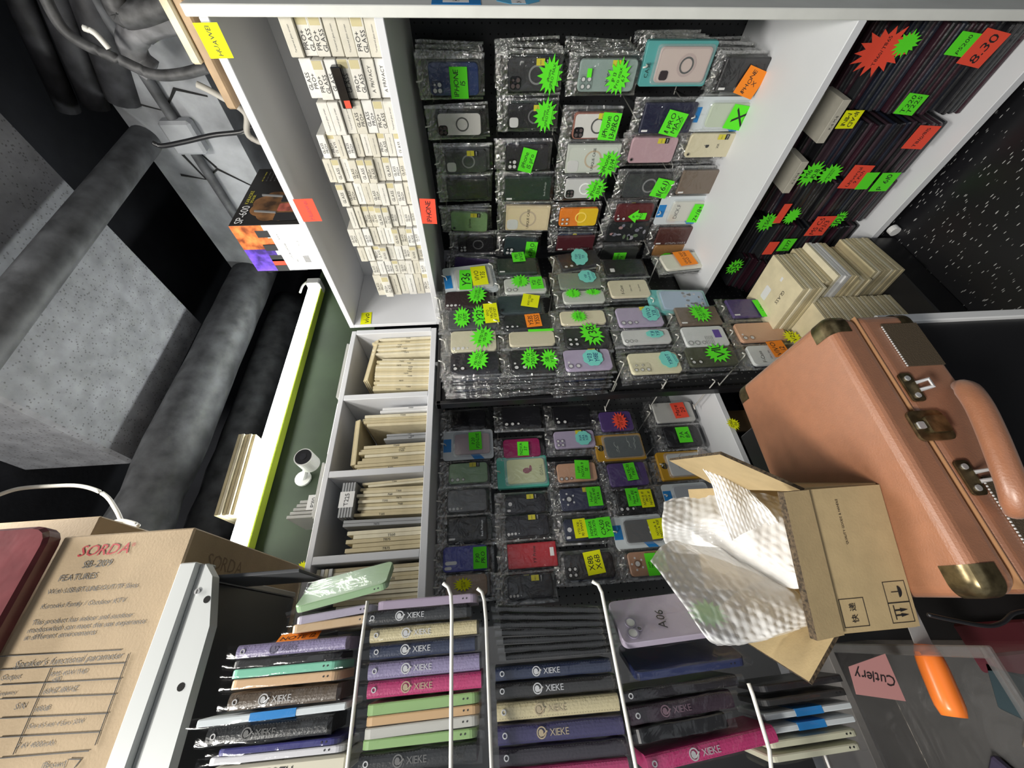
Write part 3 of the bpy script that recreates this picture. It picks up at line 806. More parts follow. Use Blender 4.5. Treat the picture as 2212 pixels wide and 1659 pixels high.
    for k in range(nb):
        BN[0] += 1; i = (BN[0] * 5 + k) % len(BEHIND)
        Mb = frame(org + U * random.uniform(-.006, .004) + lx * random.uniform(-.004, .004) - lz * (.014 + step * k), lx, U, lz) @ Matrix.Rotation(random.uniform(-.05, .05), 4, 'Z')
        if BEHIND_OBJ[i] is None: BEHIND_OBJ[i] = BEHIND[i].build('hanging_case_pack', None, Mb); ob = BEHIND_OBJ[i]
        else: ob = copyob(BEHIND_OBJ[i], Mb)
        tag(ob, 'bagged case behind the ' + desc[0].lower() + desc[1:] + ', ' + WALLN[s], 'phone case', 'cases behind the ' + desc[0].lower() + desc[1:])


PURPM = cmat((0.12, 0.06, 0.35)); MAT_M = cmat((0.28, 0.03, 0.06), .5)
S_, R_ = 'star', 'rect'
# ---- right wall
pack('R', 1, 1, '4', (115, 430, 555, 725), 'bag', (.018, .042, .15), 'sq3', 'Navy glitter case with green rectangular tag', [(R_, 'g', (302, 460, 458, 745), 'IPHONE|15')], nb=7, note='glit')
pack('R', 1, 2, '4', (185, 870, 585, 1085), 'ring', (0.03, 0.03, 0.03), 'sq3d', 'White case with black frame and round ring', (), nb=1, note='frame')
pack('R', 1, 3, '4', (260, 1210, 625, 1410), 'ring', CLR, 'sqw', 'Smoky clear case with dark ring, yellow sticker', (), nb=1, stk=True)
pack('R', 1, 4, '4', (275, 1470, 640, 1650), 'bag', DK, None, 'Plain black case with two small white labels', ())
pack('R', 1, 5, '6', (258, 195, 528, 335), 'bag', SAGE, 'dot', 'Sage green case with yellow stickers above', (), tilt=-4, nb=2, stk=True, note='txt')
pack('R', 1, 6, '6', (310, 375, 575, 490), 'ring', (0.016, 0.016, 0.018), 'sq3', 'Black case with black ring', ())
pack('R', 1, 7, '6', (280, 545, 580, 640), 'bag', PURP, None, 'Purple case half hidden by a white blister', (), tilt=-8)
pack('R', 2, 1, '4', (822, 385, 1270, 685), 'ring', CLR, 'sq3d', 'Clear case with wide grey ring and green starburst', [(S_, 'g', (1090, 365, 1300, 710), 'iPhone|15PRO MAX_', -8)], nb=7, stk=True)
pack('R', 2, 2, '4', (822, 800, 1230, 1015), 'ring', (0.03, 0.03, 0.033), 'sqw', 'Dark case with white camera window and green starburst', [(S_, 'g', (1050, 745, 1245, 1040), 'iPhone|15PRO MAX_', -6)], stk=True)
pack('R', 2, 3, '4', (800, 1165, 1175, 1390), 'bag', (0.025, 0.022, 0.028), 'sq3', 'Black three-lens case with tilted green tag', [(R_, 'g', (925, 1190, 1050, 1400), 'iPhone|15 pro', -14)], stk=False)
pack('R', 2, 4, '4', (790, 1450, 1200, 1659), 'wallet', GRN2, None, 'Dark green flat case with silver print', (), note='back')
pack('R', 2, 5, '6', (665, 145, 988, 325), 'box', (0.66, 0.55, 0.36), 'sqw', 'Cream boxed case with ring and black print', (), note='unique', tilt=-2)
pack('R', 2, 6, '6', (655, 385, 890, 520), 'bag', TEALG, 'sq3', 'Dark teal case with green tag at its foot', [(R_, 'g', (808, 408, 892, 535), '14-PRO_', -5)], nb=2, tilt=-6)
pack('R', 3, 1, '4', (1450, 400, 1955, 690), 'bag', GREYC, 'quad', 'Grey-green case with large green starburst', [(S_, 'g', (1690, 395, 1900, 715), 'IP 13|Pro max|6.7', -6), (R_, 'g', (1520, 470, 1560, 550), '')], nb=7, stk=True, note='txt')
pack('R', 3, 2, '4', (1400, 875, 1790, 1110), 'ring', (0.30, 0.13, 0.10), 'sq3d', 'White case with copper ring and green tag', [(R_, 'g', (1640, 870, 1800, 1115), 'iPhone|13-PRO_', -4)], note='frame', stk=True)
pack('R', 3, 3, '4', (1340, 1160, 1805, 1410), 'box', (0.55, 0.58, 0.53), 'sqw', 'Pale boxed case with black print, green starburst', [(S_, 'g', (1610, 1200, 1805, 1440), 'iPhone|13/14_', -8)], note='unique')
pack('R', 3, 4, '4', (1330, 1470, 1640, 1640), 'ring', (0.62, 0.62, 0.62), 'sq3d', 'White case with black ring and green starburst', [(S_, 'g', (1510, 1455, 1690, 1650), 'iPhone|13/14_', -8)])
pack('R', 3, 5, '6', (1065, 165, 1345, 295), 'ring', (0.80, 0.22, 0.02), 'quad', 'Orange to yellow case with black ring', (), note='orange')
pack('R', 3, 6, '6', (1045, 370, 1320, 475), 'wallet', (0.07, 0.012, 0.018), None, 'Dark maroon wallet case with silver print', (), note='diary', nb=3)
pack('R', 4, 1, '5', (370, 245, 980, 655), 'card', (0.52, 0.40, 0.38), 'sq3d', 'Pink ring case on teal backing card', (), nb=6, note=((0.10, 0.36, 0.36), None, 'ring'))
pack('R', 4, 2, '5', (350, 790, 820, 1060), 'wallet', (0.014, 0.016, 0.045), None, 'Navy flat case with tall green tag', [(R_, 'g', (535, 855, 715, 1070), '11 PRO|MAX_', -12)])
pack('R', 4, 3, '5', (250, 1100, 650, 1325), 'bag', PINK, 'dot', 'Dusty pink case with yellow sticker', (), stk=True)
pack('R', 4, 4, '5', (180, 1410, 610, 1645), 'ring', CLR, None, 'Clear dark case with ring and green tag', [(R_, 'g', (450, 1465, 605, 1625), '11(6.1)_', -12)])
pack('R', 4, 5, '7', (275, 135, 545, 262), 'bag', MAR, 'two', 'Dark red case with green arrow tag', [('arrow', 'g', (362, 168, 495, 265), 'IP|11|PRO', 0)])
pack('R', 4, 6, '7', (205, 265, 515, 415), 'bag', (0.02, 0.022, 0.024), None, 'Black flowered case', (), note='floral')
pack('R', 4, 7, '7', (160, 460, 430, 562), 'bag', (0.045, 0.048, 0.045), None, 'Smoky case with dark green square tag', [(R_, 'g', (250, 488, 342, 560), 'Redmi|9X', 0)])
pack('R', 5, 1, '5', (1040, 385, 1560, 690), 'wallet', DK, None, 'Black wallet case with orange tag', [(R_, 'o', (1215, 470, 1410, 722), 'IPHONE|X', -16)], nb=7, note='diary')
pack('R', 5, 2, '5', (800, 745, 1450, 1055), 'blister', (0.50, 0.58, 0.42), None, 'White blister pack with green square tag', [(R_, 'g', (1115, 805, 1290, 1020), 'X_', -8)])
pack('R', 5, 3, '5', (765, 1065, 1190, 1275), 'bag', (0.66, 0.60, 0.42), 'dot', 'Cream case with small black fruit emblem', (), note='apple', stk=True)
pack('R', 5, 4, '5', (680, 1390, 1095, 1605), 'wallet', BRN, None, 'Smoky brown flat case with white label', (), nb=4)
pack('R', 5, 5, '7', (590, 85, 1000, 290), 'blister', (0.62, 0.62, 0.55), None, 'White blister with bold print and green tag', [(R_, 'g', (825, 130, 925, 262), '7+/8+_', -4)], note='dick')
pack('R', 5, 6, '7', (580, 308, 835, 432), 'wallet', (0.075, 0.024, 0.02), None, 'Maroon diary case with silver print', (), note='diary')
pack('R', 5, 7, '7', (555, 440, 790, 525), 'bag', (0.34, 0.17, 0.06), None, 'Tan case with green oval tag', [('cloud', 'g', (600, 490, 690, 540), '')])
# ---- corner board
pack('V', 1, 1, '6', (205, 600, 590, 815), 'blister', (0.55, 0.55, 0.52), None, 'White blister with green and yellow tags', [(R_, 'g', (322, 655, 415, 800), 'Y36', 0), (R_, 'y', (412, 630, 525, 768), 'VIVO|Y35', 6)], tilt=7)
pack('V', 1, 2, '6', (215, 805, 550, 925), 'bag', (0.035, 0.02, 0.022), 'four', 'Black-brown four-lens case with green starburst', [(S_, 'g', (385, 775, 520, 905), 'Y20/Y20S|Y20i/Y20SG', -10)])
pack('V', 1, 3, '6', (235, 945, 600, 1085), 'clear', (0.09, 0.095, 0.10), None, 'Clear case with two green starbursts, yellow tag', [(S_, 'g', (280, 930, 405, 1090), 'Y17S|Y33T', 0), (S_, 'g', (415, 915, 520, 1085), 'Y32', 0), (R_, 'y', (505, 908, 608, 1052), 'VIVO|Y19s/Y33S|Y21/Y21T', 4)], nb=2)
pack('V', 1, 4, '6', (258, 1095, 595, 1252), 'bag', (0.60, 0.57, 0.42), 'four', 'Cream four-lens case with green starburst', [(S_, 'g', (410, 1075, 580, 1235), 'Y11/Y12/Y13|Y15/Y19', -16)])
pack('V', 1, 5, '6', (255, 1262, 615, 1405), 'bag', (0.016, 0.016, 0.022), 'two', 'Dark two-lens case with green starburst', [(S_, 'g', (380, 1245, 540, 1400), 'Y16/Y02t|Y35/Y02s', -14)], nb=9)
pack('V', 2, 1, '6', (605, 545, 895, 690), 'wallet', (0.014, 0.03, 0.022), None, 'Dark green wallet with small green tag', [(R_, 'g', (712, 528, 805, 598), 'Y90|S1/V23', 4)], nb=2)
pack('V', 2, 2, '6', (655, 710, 965, 815), 'bag', (0.58, 0.60, 0.56), 'two', 'White two-lens case with green tags', [(S_, 'g', (705, 690, 840, 785), 'Y22s/Y31', -8), (R_, 'g', (845, 708, 940, 798), 'Y21|Y71t', 3)])
pack('V', 2, 3, '6', (610, 838, 925, 965), 'bag', TEALG, 'dot', 'Dark teal case with tilted yellow tag', [(R_, 'y', (785, 838, 910, 930), 'VIVO Y22S|Y78', -14)])
pack('V', 2, 4, '6', (650, 980, 990, 1085), 'bag', (0.02, 0.02, 0.024), 'three', 'Black three-lens case with orange tag', [(R_, 'o', (812, 982, 925, 1078), 'Y53S|Y55S', 4)])
pack('V', 2, 5, '6', (690, 1105, 1030, 1205), 'bag', (0.60, 0.55, 0.40), None, 'Cream case edge under green tags', [(R_, 'g', (830, 1095, 1020, 1112), '')], nb=3)
pack('V', 2, 6, '6', (700, 1240, 1015, 1400), 'bag', (0.02, 0.02, 0.022), 'two', 'Black case with twin green starbursts', [(S_, 'g', (780, 1230, 910, 1395), 'VIVO|Y30/V15', -6), (S_, 'g', (925, 1245, 1050, 1400), 'S18|Y50', 0)], nb=9)
pack('V', 3, 1, '6', (1060, 490, 1360, 650), 'bag', (0.03, 0.03, 0.034), 'three', 'Tilted charcoal case with aqua cloud tag', [('cloud', 'c', (1148, 495, 1275, 620), 'Y33T|VIVO|Y21', -6)], tilt=12, stk=True)
pack('V', 3, 2, '6', (1060, 668, 1370, 780), 'clear', (0.22, 0.26, 0.21), None, 'Grey-green clear case with aqua cloud tag', [('cloud', 'c', (1200, 655, 1335, 750), 'Y50|Vivo lite_', 4)], nb=2)
pack('V', 3, 3, '6', (1090, 805, 1400, 885), 'bag', (0.55, 0.57, 0.52), None, 'Pale case with two small green starbursts', [(S_, 'g', (1100, 795, 1225, 865), 'Y27/Y36', 0), (S_, 'g', (1250, 798, 1370, 845), 'Y17', 0)], nb=3)
pack('V', 3, 4, '6', (1070, 952, 1405, 1048), 'bag', (0.70, 0.64, 0.46), None, 'Cream case with small green starburst', [(S_, 'g', (1145, 958, 1265, 1042), 'Y19/Y|Y17/Y15', 0)])
pack('V', 3, 5, '6', (1105, 1075, 1425, 1230), 'bag', (0.02, 0.02, 0.022), 'quad', 'Black four-lens case with big green starburst', [(S_, 'g', (1215, 1040, 1385, 1215), 'Y38', 12)])
pack('V', 3, 6, '6', (1100, 1238, 1448, 1388), 'bag', LIL, 'two', 'Lilac two-lens case with aqua cloud tag', [('cloud', 'c', (1232, 1245, 1385, 1370), 'Y03|Y18E', 0)], nb=9, stk=True)
pack('V', 4, 1, '7', (190, 565, 485, 685), 'bag', DK, 'dia', 'Black case with white diamond cutout', ())
pack('V', 4, 2, '7', (225, 708, 518, 858), 'bag', (0.68, 0.62, 0.46), None, 'Cream printed case with black lettering', (), note='fcase', nb=2)
pack('V', 4, 3, '7', (283, 922, 615, 1065), 'bag', LIL, 'three', 'Lilac three-lens case with aqua cloud tag', [('cloud', 'c', (462, 918, 595, 1035), 'VIVO|Y01_', -4)], stk=True)
pack('V', 4, 4, '7', (320, 1098, 680, 1185), 'bag', (0.60, 0.61, 0.60), 'three', 'White case seen low with aqua cloud tag', [('cloud', 'c', (490, 1100, 625, 1160), 'Y31|Y51', 0)], nb=1)
pack('V', 4, 5, '7', (372, 1262, 748, 1412), 'bag', (0.72, 0.68, 0.48), 'five', 'Cream five-lens case with aqua cloud tag', [('cloud', 'c', (590, 1255, 730, 1385), 'Y300T_', 8)], nb=3)
pack('V', 5, 1, '7', (605, 510, 935, 645), 'bag', (0.72, 0.70, 0.60), None, 'Cream case with tilted orange tag', [(R_, 'o', (718, 515, 850, 618), 'VIVO X50|VIVO X60', 8)], tilt=6, nb=2)
pack('V', 5, 2, '7', (530, 785, 960, 955), 'card', (0.30, 0.42, 0.58), None, 'Blue landscape case on aqua card', (), note=((0.16, 0.52, 0.50), None, 'snow'), tilt=-4, nb=0)
pack('V', 5, 3, '7', (725, 922, 1040, 1055), 'wallet', BRN, None, 'Smoky brown case with green starburst', [(S_, 'g', (815, 915, 970, 1045), 'Y21/Y33S|Y35/Y76', 6)])
pack('V', 5, 4, '7', (775, 1062, 1095, 1218), 'bag', (0.66, 0.68, 0.68), 'three', 'White printed case with black camera holes', (), note='print')
pack('V', 5, 5, '7', (798, 1218, 1165, 1355), 'bag', OLV, 'two', 'Olive clear case with green starburst', [(S_, 'g', (925, 1205, 1120, 1340), 'V11', 8)], nb=3)
pack('V', 6, 1, '7', (1110, 850, 1445, 1008), 'wallet', (0.075, 0.05, 0.16), None, 'Purple flat case with green tag at its foot', [(R_, 'g', (1308, 878, 1440, 1005), 'V21|V21(5G)_', 2)])
pack('V', 6, 2, '7', (1155, 1038, 1545, 1175), 'bag', PEACH, 'two', 'Peach two-lens case with pen mark', (), nb=1)
pack('V', 6, 3, '7', (1270, 1205, 1540, 1350), 'bag', (0.66, 0.68, 0.68), None, 'White printed case with orange tag', [(R_, 'o', (1408, 1182, 1535, 1300), 'VIVO|i2', 4)], note='fcase')
# ---- far wall
pack('B', 1, 1, '8', (262, 138, 515, 265), 'bag', DK, None, 'Plain black case under the shelf edge', ())
pack('B', 1, 2, '8', (200, 275, 572, 492), 'blister', (0.52, 0.40, 0.43), None, 'White blister with pink case and green tag', [(R_, 'g', (392, 300, 486, 430), 'P20|P20-LITE', 2)])
pack('B', 1, 3, '8', (243, 525, 530, 672), 'bag', (0.24, 0.38, 0.22), 'three', 'Light green case with yellow sticker', (), stk=True, nb=2)
pack('B', 1, 4, '8', (232, 722, 522, 885), 'clear', (0.15, 0.155, 0.16), 'four', 'Grey clear four-lens case with bright glare', (), nb=2)
pack('B', 1, 5, '8', (232, 928, 530, 1108), 'wallet', (0.018, 0.018, 0.02), None, 'Black flat case with vertical silver print', (), note='back')
pack('B', 1, 6, '8', (200, 1140, 530, 1328), 'bag', BLU, 'two_pill', 'Bright blue case with tall green tag', [(R_, 'g', (425, 1150, 525, 1312), 'P30|PRO', 0)], nb=3)
pack('B', 1, 7, '8', (225, 1385, 522, 1490), 'bag', (0.30, 0.20, 0.13), None, 'Brown case with yellow starburst', [(S_, 'y', (280, 1382, 420, 1480), 'NOVA|LITE', 0)], nb=2)
pack('B', 2, 1, '8', (640, 110, 925, 260), 'bag', DK, 'three', 'Black three-lens case under the board', (), nb=2)
pack('B', 2, 2, '8', (648, 345, 922, 480), 'bag', MAG, None, 'Magenta flat case with green tag', [(R_, 'g', (752, 372, 835, 475), 'NOVA|5T', -2)])
pack('B', 2, 3, '8', (600, 470, 980, 700), 'card', (0.62, 0.66, 0.36), 'pill', 'Lime case with red drawing on aqua card', (), note=((0.10, 0.48, 0.38), None, 'GOAL'), nb=2)
pack('B', 2, 4, '8', (665, 760, 962, 892), 'bag', (0.018, 0.018, 0.02), 'one', 'Black single-lens case with yellow sticker', (), stk=True)
pack('B', 2, 5, '8', (665, 912, 985, 1068), 'bag', (0.018, 0.018, 0.02), 'four', 'Black four-lens case with yellow sticker', (), stk=True)
pack('B', 2, 6, '8', (680, 1118, 1046, 1302), 'box', REDC, None, 'Red boxed case with black handwriting', (), note='y9', nb=2)
pack('B', 2, 7, '8', (680, 1358, 1016, 1530), 'bag', (0.018, 0.018, 0.021), 'four', 'Black case with four small dots, lowest', (), stk=True)
pack('B', 3, 1, '8', (1018, 105, 1292, 245), 'bag', DK, 'two', 'Black two-lens case over a blue card', (), nb=2)
pack('B', 3, 2, '8', (1025, 285, 1328, 412), 'bag', LIL, 'quad', 'Lilac four-lens case with aqua cloud tag', [('cloud', 'c', (1178, 290, 1300, 398), 'X6A|X8A|X5B', 0)], nb=3, stk=True)
pack('B', 3, 3, '8', (1048, 525, 1340, 662), 'bag', PEACH, 'three', 'Peach case with green tag', [(R_, 'g', (1178, 508, 1285, 648), 'HW|NOVA 9|SE', -5)], note='mode')
pack('B', 3, 4, '8', (1072, 708, 1390, 872), 'bag', (0.035, 0.04, 0.085), 'round', 'Slate blue round-lens case with green tag', [(R_, 'g', (1268, 705, 1375, 848), 'Honor|X50/X40|X9A', 0)], stk=True, nb=2)
pack('B', 3, 5, '8', (1100, 935, 1410, 1095), 'bag', (0.015, 0.02, 0.05), 'one', 'Navy case with one yellow, two green tags', [(R_, 'y', (1168, 942, 1262, 1085), 'Y70/X10|90 SMART', 2), (R_, 'g', (1262, 945, 1350, 1086), 'HONOR|X70/X7a', 2), (R_, 'g', (1345, 932, 1450, 1082), 'CX50|Y70', 2)])
pack('B', 3, 6, '8', (1105, 1195, 1470, 1385), 'ring', (0.014, 0.014, 0.016), 'quad', 'Black ring case with rippled yellow tag', [(R_, 'y', (1252, 1180, 1385, 1355), 'X8B|X6B', 6)])
pack('B', 4, 1, '8', (1372, 142, 1600, 285), 'bag', PURP, None, 'Purple case with red starburst', [(S_, 'r', (1455, 152, 1565, 285), 'HUAWEI|Y7 2019', 0)])
pack('B', 4, 2, '8', (1335, 305, 1695, 500), 'card', (0.045, 0.065, 0.07), None, 'Dark marbled case on yellow card', (), note=((0.50, 0.27, 0.02), cmat((0.3, 0.36, 0.33)), 'CASE'), nb=1)
pack('B', 4, 3, '8', (1430, 522, 1716, 695), 'bag', PURP, None, 'Purple case with green rectangular tag', [(R_, 'g', (1548, 528, 1632, 658), 'MATE-30|PRO', 4)])
pack('B', 4, 4, '8', (1485, 725, 1785, 892), 'bag', (0.014, 0.014, 0.016), 'three', 'Black case with green and yellow tags', [(R_, 'g', (1560, 715, 1655, 850), 'HW|Nova 11SE|Nova 11i', 0), (R_, 'y', (1658, 725, 1752, 860), 'NOVA 10|PRO|NOVA 10', 0)], nb=2)
pack('B', 4, 5, '8', (1465, 905, 1850, 1152), 'blister', (0.02, 0.02, 0.024), None, 'Blister with black owl case and yellow tag', [(R_, 'y', (1728, 940, 1850, 1090), 'NOVA 9|NOVA 9SE', 3)], note='owl')
pack('B', 4, 6, '8', (1580, 1178, 1880, 1360), 'bag', (0.44, 0.25, 0.16), 'round', 'Brown case with round lens ring, green tags', [(R_, 'g', (1705, 1195, 1790, 1365), 'HW|Mate|Max', 0), (R_, 'g', (1790, 1180, 1850, 1340), '60 PRO', 0)])
pack('B', 5, 1, '8', (1768, 70, 2060, 222), 'bag', (0.50, 0.50, 0.48), None, 'Pale case with red rectangular tag', [(R_, 'r', (1900, 82, 2002, 195), 'Mate|20', 4)], nb=4)
pack('B', 5, 2, '8', (1850, 250, 2110, 402), 'bag', DK, None, 'Black case with green rectangular tag', [(R_, 'g', (1935, 262, 2035, 378), '7A|8A', 0)], nb=4)
pack('B', 5, 3, '8', (1808, 430, 2150, 640), 'card', (0.66, 0.68, 0.68), 'four', 'White marble case on yellow card', (), note=((0.55, 0.30, 0.02), None, 'CASE'), nb=3)
pack('B', 5, 4, '8', (1840, 668, 2190, 850), 'blister', (0.42, 0.45, 0.50), None, 'Blister behind the bubble wrap with red dot', ())

# spare pegs on the corner board
for u, v, lab in ((1437, 828, 'under the cream five-lens case'), (1541, 828, 'under the olive case'), (1330, 832, 'beside the lilac case stack')):
    q = P(u, v, 'Y', YV - .05); hook('V', 0, 0, .046, 'empty white wire peg ' + lab + ', corner board', q, Vector((1, 0, 0)), Vector((0, -1, 0)))
q = P(1190, 885, 'Y', YBB - .12); hook('B', 0, 0, .114, 'empty white wire peg between the top far wall cases', q, Vector((1, 0, 0)), Vector((0, -1, 0)))
# ================================================================ GLASS BOXES IN THE UPPER CABINET
BOXM = [mat('box_card_%d' % i, c, 0.6, var=0.06, vscale=40) for i, c in enumerate([(0.60, 0.58, 0.52), (0.64, 0.62, 0.57), (0.56, 0.53, 0.45), (0.66, 0.65, 0.62)])]
TAPE = mat('yellowed_tape', (0.52, 0.46, 0.27), 0.35)


def glass_box(kind, m, L_, T_):
    """lies flat: local x towards the viewer's right, y up, z towards the viewer; front at z=0"""
    mb = MB(); mb.bbox((-L_ / 2, 0, -0.165), (L_ / 2, T_, 0), 0.0014, m)
    if kind == 0: mb.text('GLASS|PRO+', -L_ * .05, T_ / 2, .0004, L_ * .55, T_ * .8, INK)
    elif kind == 1: mb.text('PRO+|GLASS', -L_ * .08, T_ / 2, .0004, L_ * .6, T_ * .85, INK)
    elif kind == 2: mb.text('Tempered glass screen', -L_ * .02, T_ / 2, .0004, L_ * .7, T_ * .3, INKG)
    elif kind == 3: mb.text('GLASS', -L_ * .08, T_ / 2, .0004, L_ * .5, T_ * .6, INK)
    elif kind == 4: mb.text('A PRIVACY', 0, T_ / 2, .0004, L_ * .7, T_ * .5, INK, jit=.2)
    if kind in (1, 3): mb.box((L_ * .28, T_ * .15, -.0002), (L_ * .49, T_ * .95, .0003), TAPE)
    return mb


stacks = [(38, 128, 612, 7), (130, 217, 655, 7), (220, 292, 692, 7), (294, 346, 688, 10), (348, 399, 700, 10), (401, 449, 728, 9), (451, 496, 752, 10), (498, 535, 752, 10), (537, 567, 772, 9), (569, 597, 800, 8), (599, 642, 808, 7)]
bxc = 0
for si, (ya, yb, xt, nb) in enumerate(stacks):
    Ya = max(P(830 + .2 * (ya - 38), ya, 'X', 1.125).y, 0.256); Yb = P(830 + .2 * (yb - 38), yb, 'X', 1.125).y
    zt = P(xt, (ya + yb) / 2, 'X', 1.125).z; T_ = (zt - Z_MID - .010) / nb; L_ = (Yb - Ya) - .0015
    protos = {}
    for k in range(nb):
        kd = random.choice((0, 1, 2, 2, 3, 0)) if not (si == 1 and k < 2) else 4
        mi_ = random.randrange(4)
        M = frame((1.125 + random.uniform(0, .016) + (0.01 if si > 2 else 0), (Ya + Yb) / 2 + random.uniform(-.001, .001), Z_MID + .0104 + k * T_), A, U, Vector((-1, 0, 0)))
        if (kd, mi_) not in protos: ob = glass_box(kd, BOXM[mi_], L_, T_ - .0012).build('screen_protector_box', None, M); protos[(kd, mi_)] = ob
        else: ob = copyob(protos[(kd, mi_)], M)
        tag(ob, 'white screen glass box, %s from shelf in %s stack from the upright' % (ORD[k + 1], ORD[si + 1]), 'box', 'screen glass boxes in the upper cabinet')
# the opened box with a black glass front in the second stack
q = P(738, 192, 'X', 1.118)
mb = MB(); M = frame(q, A, U, Vector((-1, 0, 0))) @ Matrix.Rotation(.03, 4, 'Z')
mb.bbox((-.042, -.012, -.05), (.042, .012, .0), .002, mat('glossy_black', (0.006, 0.006, 0.007), 0.08)); mb.box((-.040, -.010, .0), (-.024, .004, .0008), RED)
tag(mb.build('screen_protector_box', None, M), 'glossy black box with small red sticker among the white boxes', 'box', 'screen glass boxes in the upper cabinet')


def shelf_tag(px, txt, shape, c, ax, val, label, rot=0.0, ink=None, lx=None, lz=None, name='shelf_tag'):
    (u0, v0, u1, v1) = px; uc, vc = (u0 + u1) / 2, (v0 + v1) / 2
    lx = lx or (A if ax == 'X' else Vector((1, 0, 0))); lz = lz or (Vector((-1, 0, 0)) if ax == 'X' else Vector((0, -1, 0)))
    h = abs(P(u0, vc, ax, val).z - P(u1, vc, ax, val).z); w_ = abs((P(uc, v0, ax, val) - P(uc, v1, ax, val)).dot(lx))
    mb = MB(); tagmesh(mb, shape, TAGC[c], 0, 0, w_, h, 0, txt, 0, ink)
    return tag(mb.build(name, None, frame(P(uc, vc, ax, val), lx, U, lz) @ Matrix.Rotation(rot, 4, 'Z')), label, 'tag')


shelf_tag((436, 50, 488, 127), 'HUAWEI', 'rect', 'y', 'X', 1.0975, 'yellow paper tag with black capitals on the cabinet top edge', .02)
shelf_tag((644, 430, 686, 479), 'Huawei', 'rect', 'r', 'X', 1.0975, 'red paper tag on the cabinet top edge beneath the speaker carton', .02, INKR)
shelf_tag((909, 430, 942, 484), 'IPHONE', 'rect', 'r', 'X', 1.0975, 'red paper tag hanging off the middle shelf beside the cases', -.06)
shelf_tag((780, 675, 802, 700), 'vivo', 'rect', 'y', 'Y', 1.1735, 'small yellow tag at the far end inside the upper cabinet', .05)
mb = MB(); tagmesh(mb, 'star', YELLOW, 0, 0, .045, .045, 0, '70|PRO')
q = P(1545, 918, 'Y', 1.178); tag(mb.build('shelf_tag', None, frame((q.x, 1.178, ZL2 - .005), Vector((-1, 0, 0)), -U, Vector((0, -1, 0)))), 'yellow starburst tag on the lower white shelf edge', 'tag')

# ================================================================ ENVELOPES IN THE PIGEONHOLES
YE = 1.222
EP = {}


def envelope(x, z0, h, t, m, lab, lean=0.0, txt=None, y=YE, dep=.20):
    """stands on edge, thickness along X, open edge towards the viewer"""
    key = (round(h, 3), round(t, 4), m.name, txt)
    M = Matrix.Translation((x, y, z0)) @ Matrix.Rotation(lean, 4, 'Y')
    if key not in EP:
        mb = MB(); mb.bbox((-t / 2, 0, 0), (t / 2, dep, h), .0008, m)
        if txt: mb.text(txt, 0, 0, 0, h * .25, t * .7, INK, frame((0, -.0004, h * random.uniform(.35, .6)), (0, 0, -1), (1, 0, 0), (0, -1, 0)), jit=.1)
        o = mb.build('card_envelope', None, M); EP[key] = o
    else: o = copyob(EP[key], M)
    return tag(o, lab, 'envelope', 'card envelopes in the pigeonholes')


comp = [  # x from, x to, height, count, lean, materials
    (1, [(1.068, .985, .235, 8, -.01, 'e'), (.955, .805, .212, 15, .05, 'e')]),
    (2, [(.735, .715, .185, 2, 0, 'w'), (.706, .660, .225, 4, .01, 'e'), (.628, .605, .16, 3, 0, 'g'), (.590, .500, .225, 8, -.01, 'e')]),
    (3, [(.462, .445, .20, 2, -.03, 'e'), (.436, .345, .205, 9, .02, 'e'), (.335, .315, .24, 2, .02, 'g'), (.306, .245, .215, 5, 0, 'e')]),
    (4, [(.205, .055, .245, 14, 0, 'e')])]
HOLN = ['', 'first', 'second', 'third', 'fourth']
for ci, groups in comp:
    n = 0
    for (xa, xb, h, cnt, lean, mk) in groups:
        t = (xa - xb) / cnt
        for k in range(cnt):
            n += 1
            m = {'e': random.choice(ENVM), 'w': ENVW, 'g': mat('grey_sleeve', (0.33, 0.34, 0.35), 0.5)}[mk]
            hh = h + random.choice((0, 0, -.012, .008, -.02))
            envelope(xa - t * (k + .5), ZM2 + .0005, hh, t - .0007, m, 'thin %s envelope, %s from right, %s pigeonhole from the corner' % ({'e': 'kraft card', 'w': 'white', 'g': 'grey'}[mk], ORD[n], HOLN[ci]), lean,
                     random.choice((None, 'T595', 'T875', 'T505', None, 'P610', 'T500')) if t > .005 else None, y=YE + random.uniform(0, .01))
# bundles lying on top of the standing envelopes
for (xa, xb, z, cnt, lab, rot) in ((1.06, .86, .452, 3, 'on top of the first pigeonhole pile', .10), (.69, .52, .462, 3, 'on top of the second pigeonhole pile', -.04)):
    for k in range(cnt):
        mb = MB(); mb.bbox((-(xa - xb) / 2, 0, -.003), ((xa - xb) / 2, .2, .003), .0008, ENVM[k])
        tag(mb.build('card_envelope', None, Matrix.Translation(((xa + xb) / 2, YE + .004 * k, z + .0068 * k)) @ Matrix.Rotation(rot, 4, 'Y')), 'thin kraft envelope lying flat, %s %s' % (('lowest', 'middle', 'uppermost')[k], lab), 'envelope', 'card envelopes in the pigeonholes')
sl = root('sleeve_bundle', Matrix.Translation((.40, YE - .012, .440)), 'bundle of white sleeves with a handwritten paper band, third pigeonhole', 'envelopes')
mb = MB()
for k in range(5): mb.bbox((-.055, 0, .0085 * k), (.055, .18, .0085 * k + .007), .001, mat('grey_sleeve', (0.33, 0.34, 0.35), 0.5))
mb.build('sleeves', sl)
mb = MB(); mb.box((-.025, -.0012, -.001), (.025, -.0002, .0435), ENVW); mb.text('T225', 0, 0, 0, .04, .016, INK, frame((0, -.0016, .022), (1, 0, 0), (0, 0, 1), (0, -1, 0)), jit=.1); mb.build('paper_band', sl)
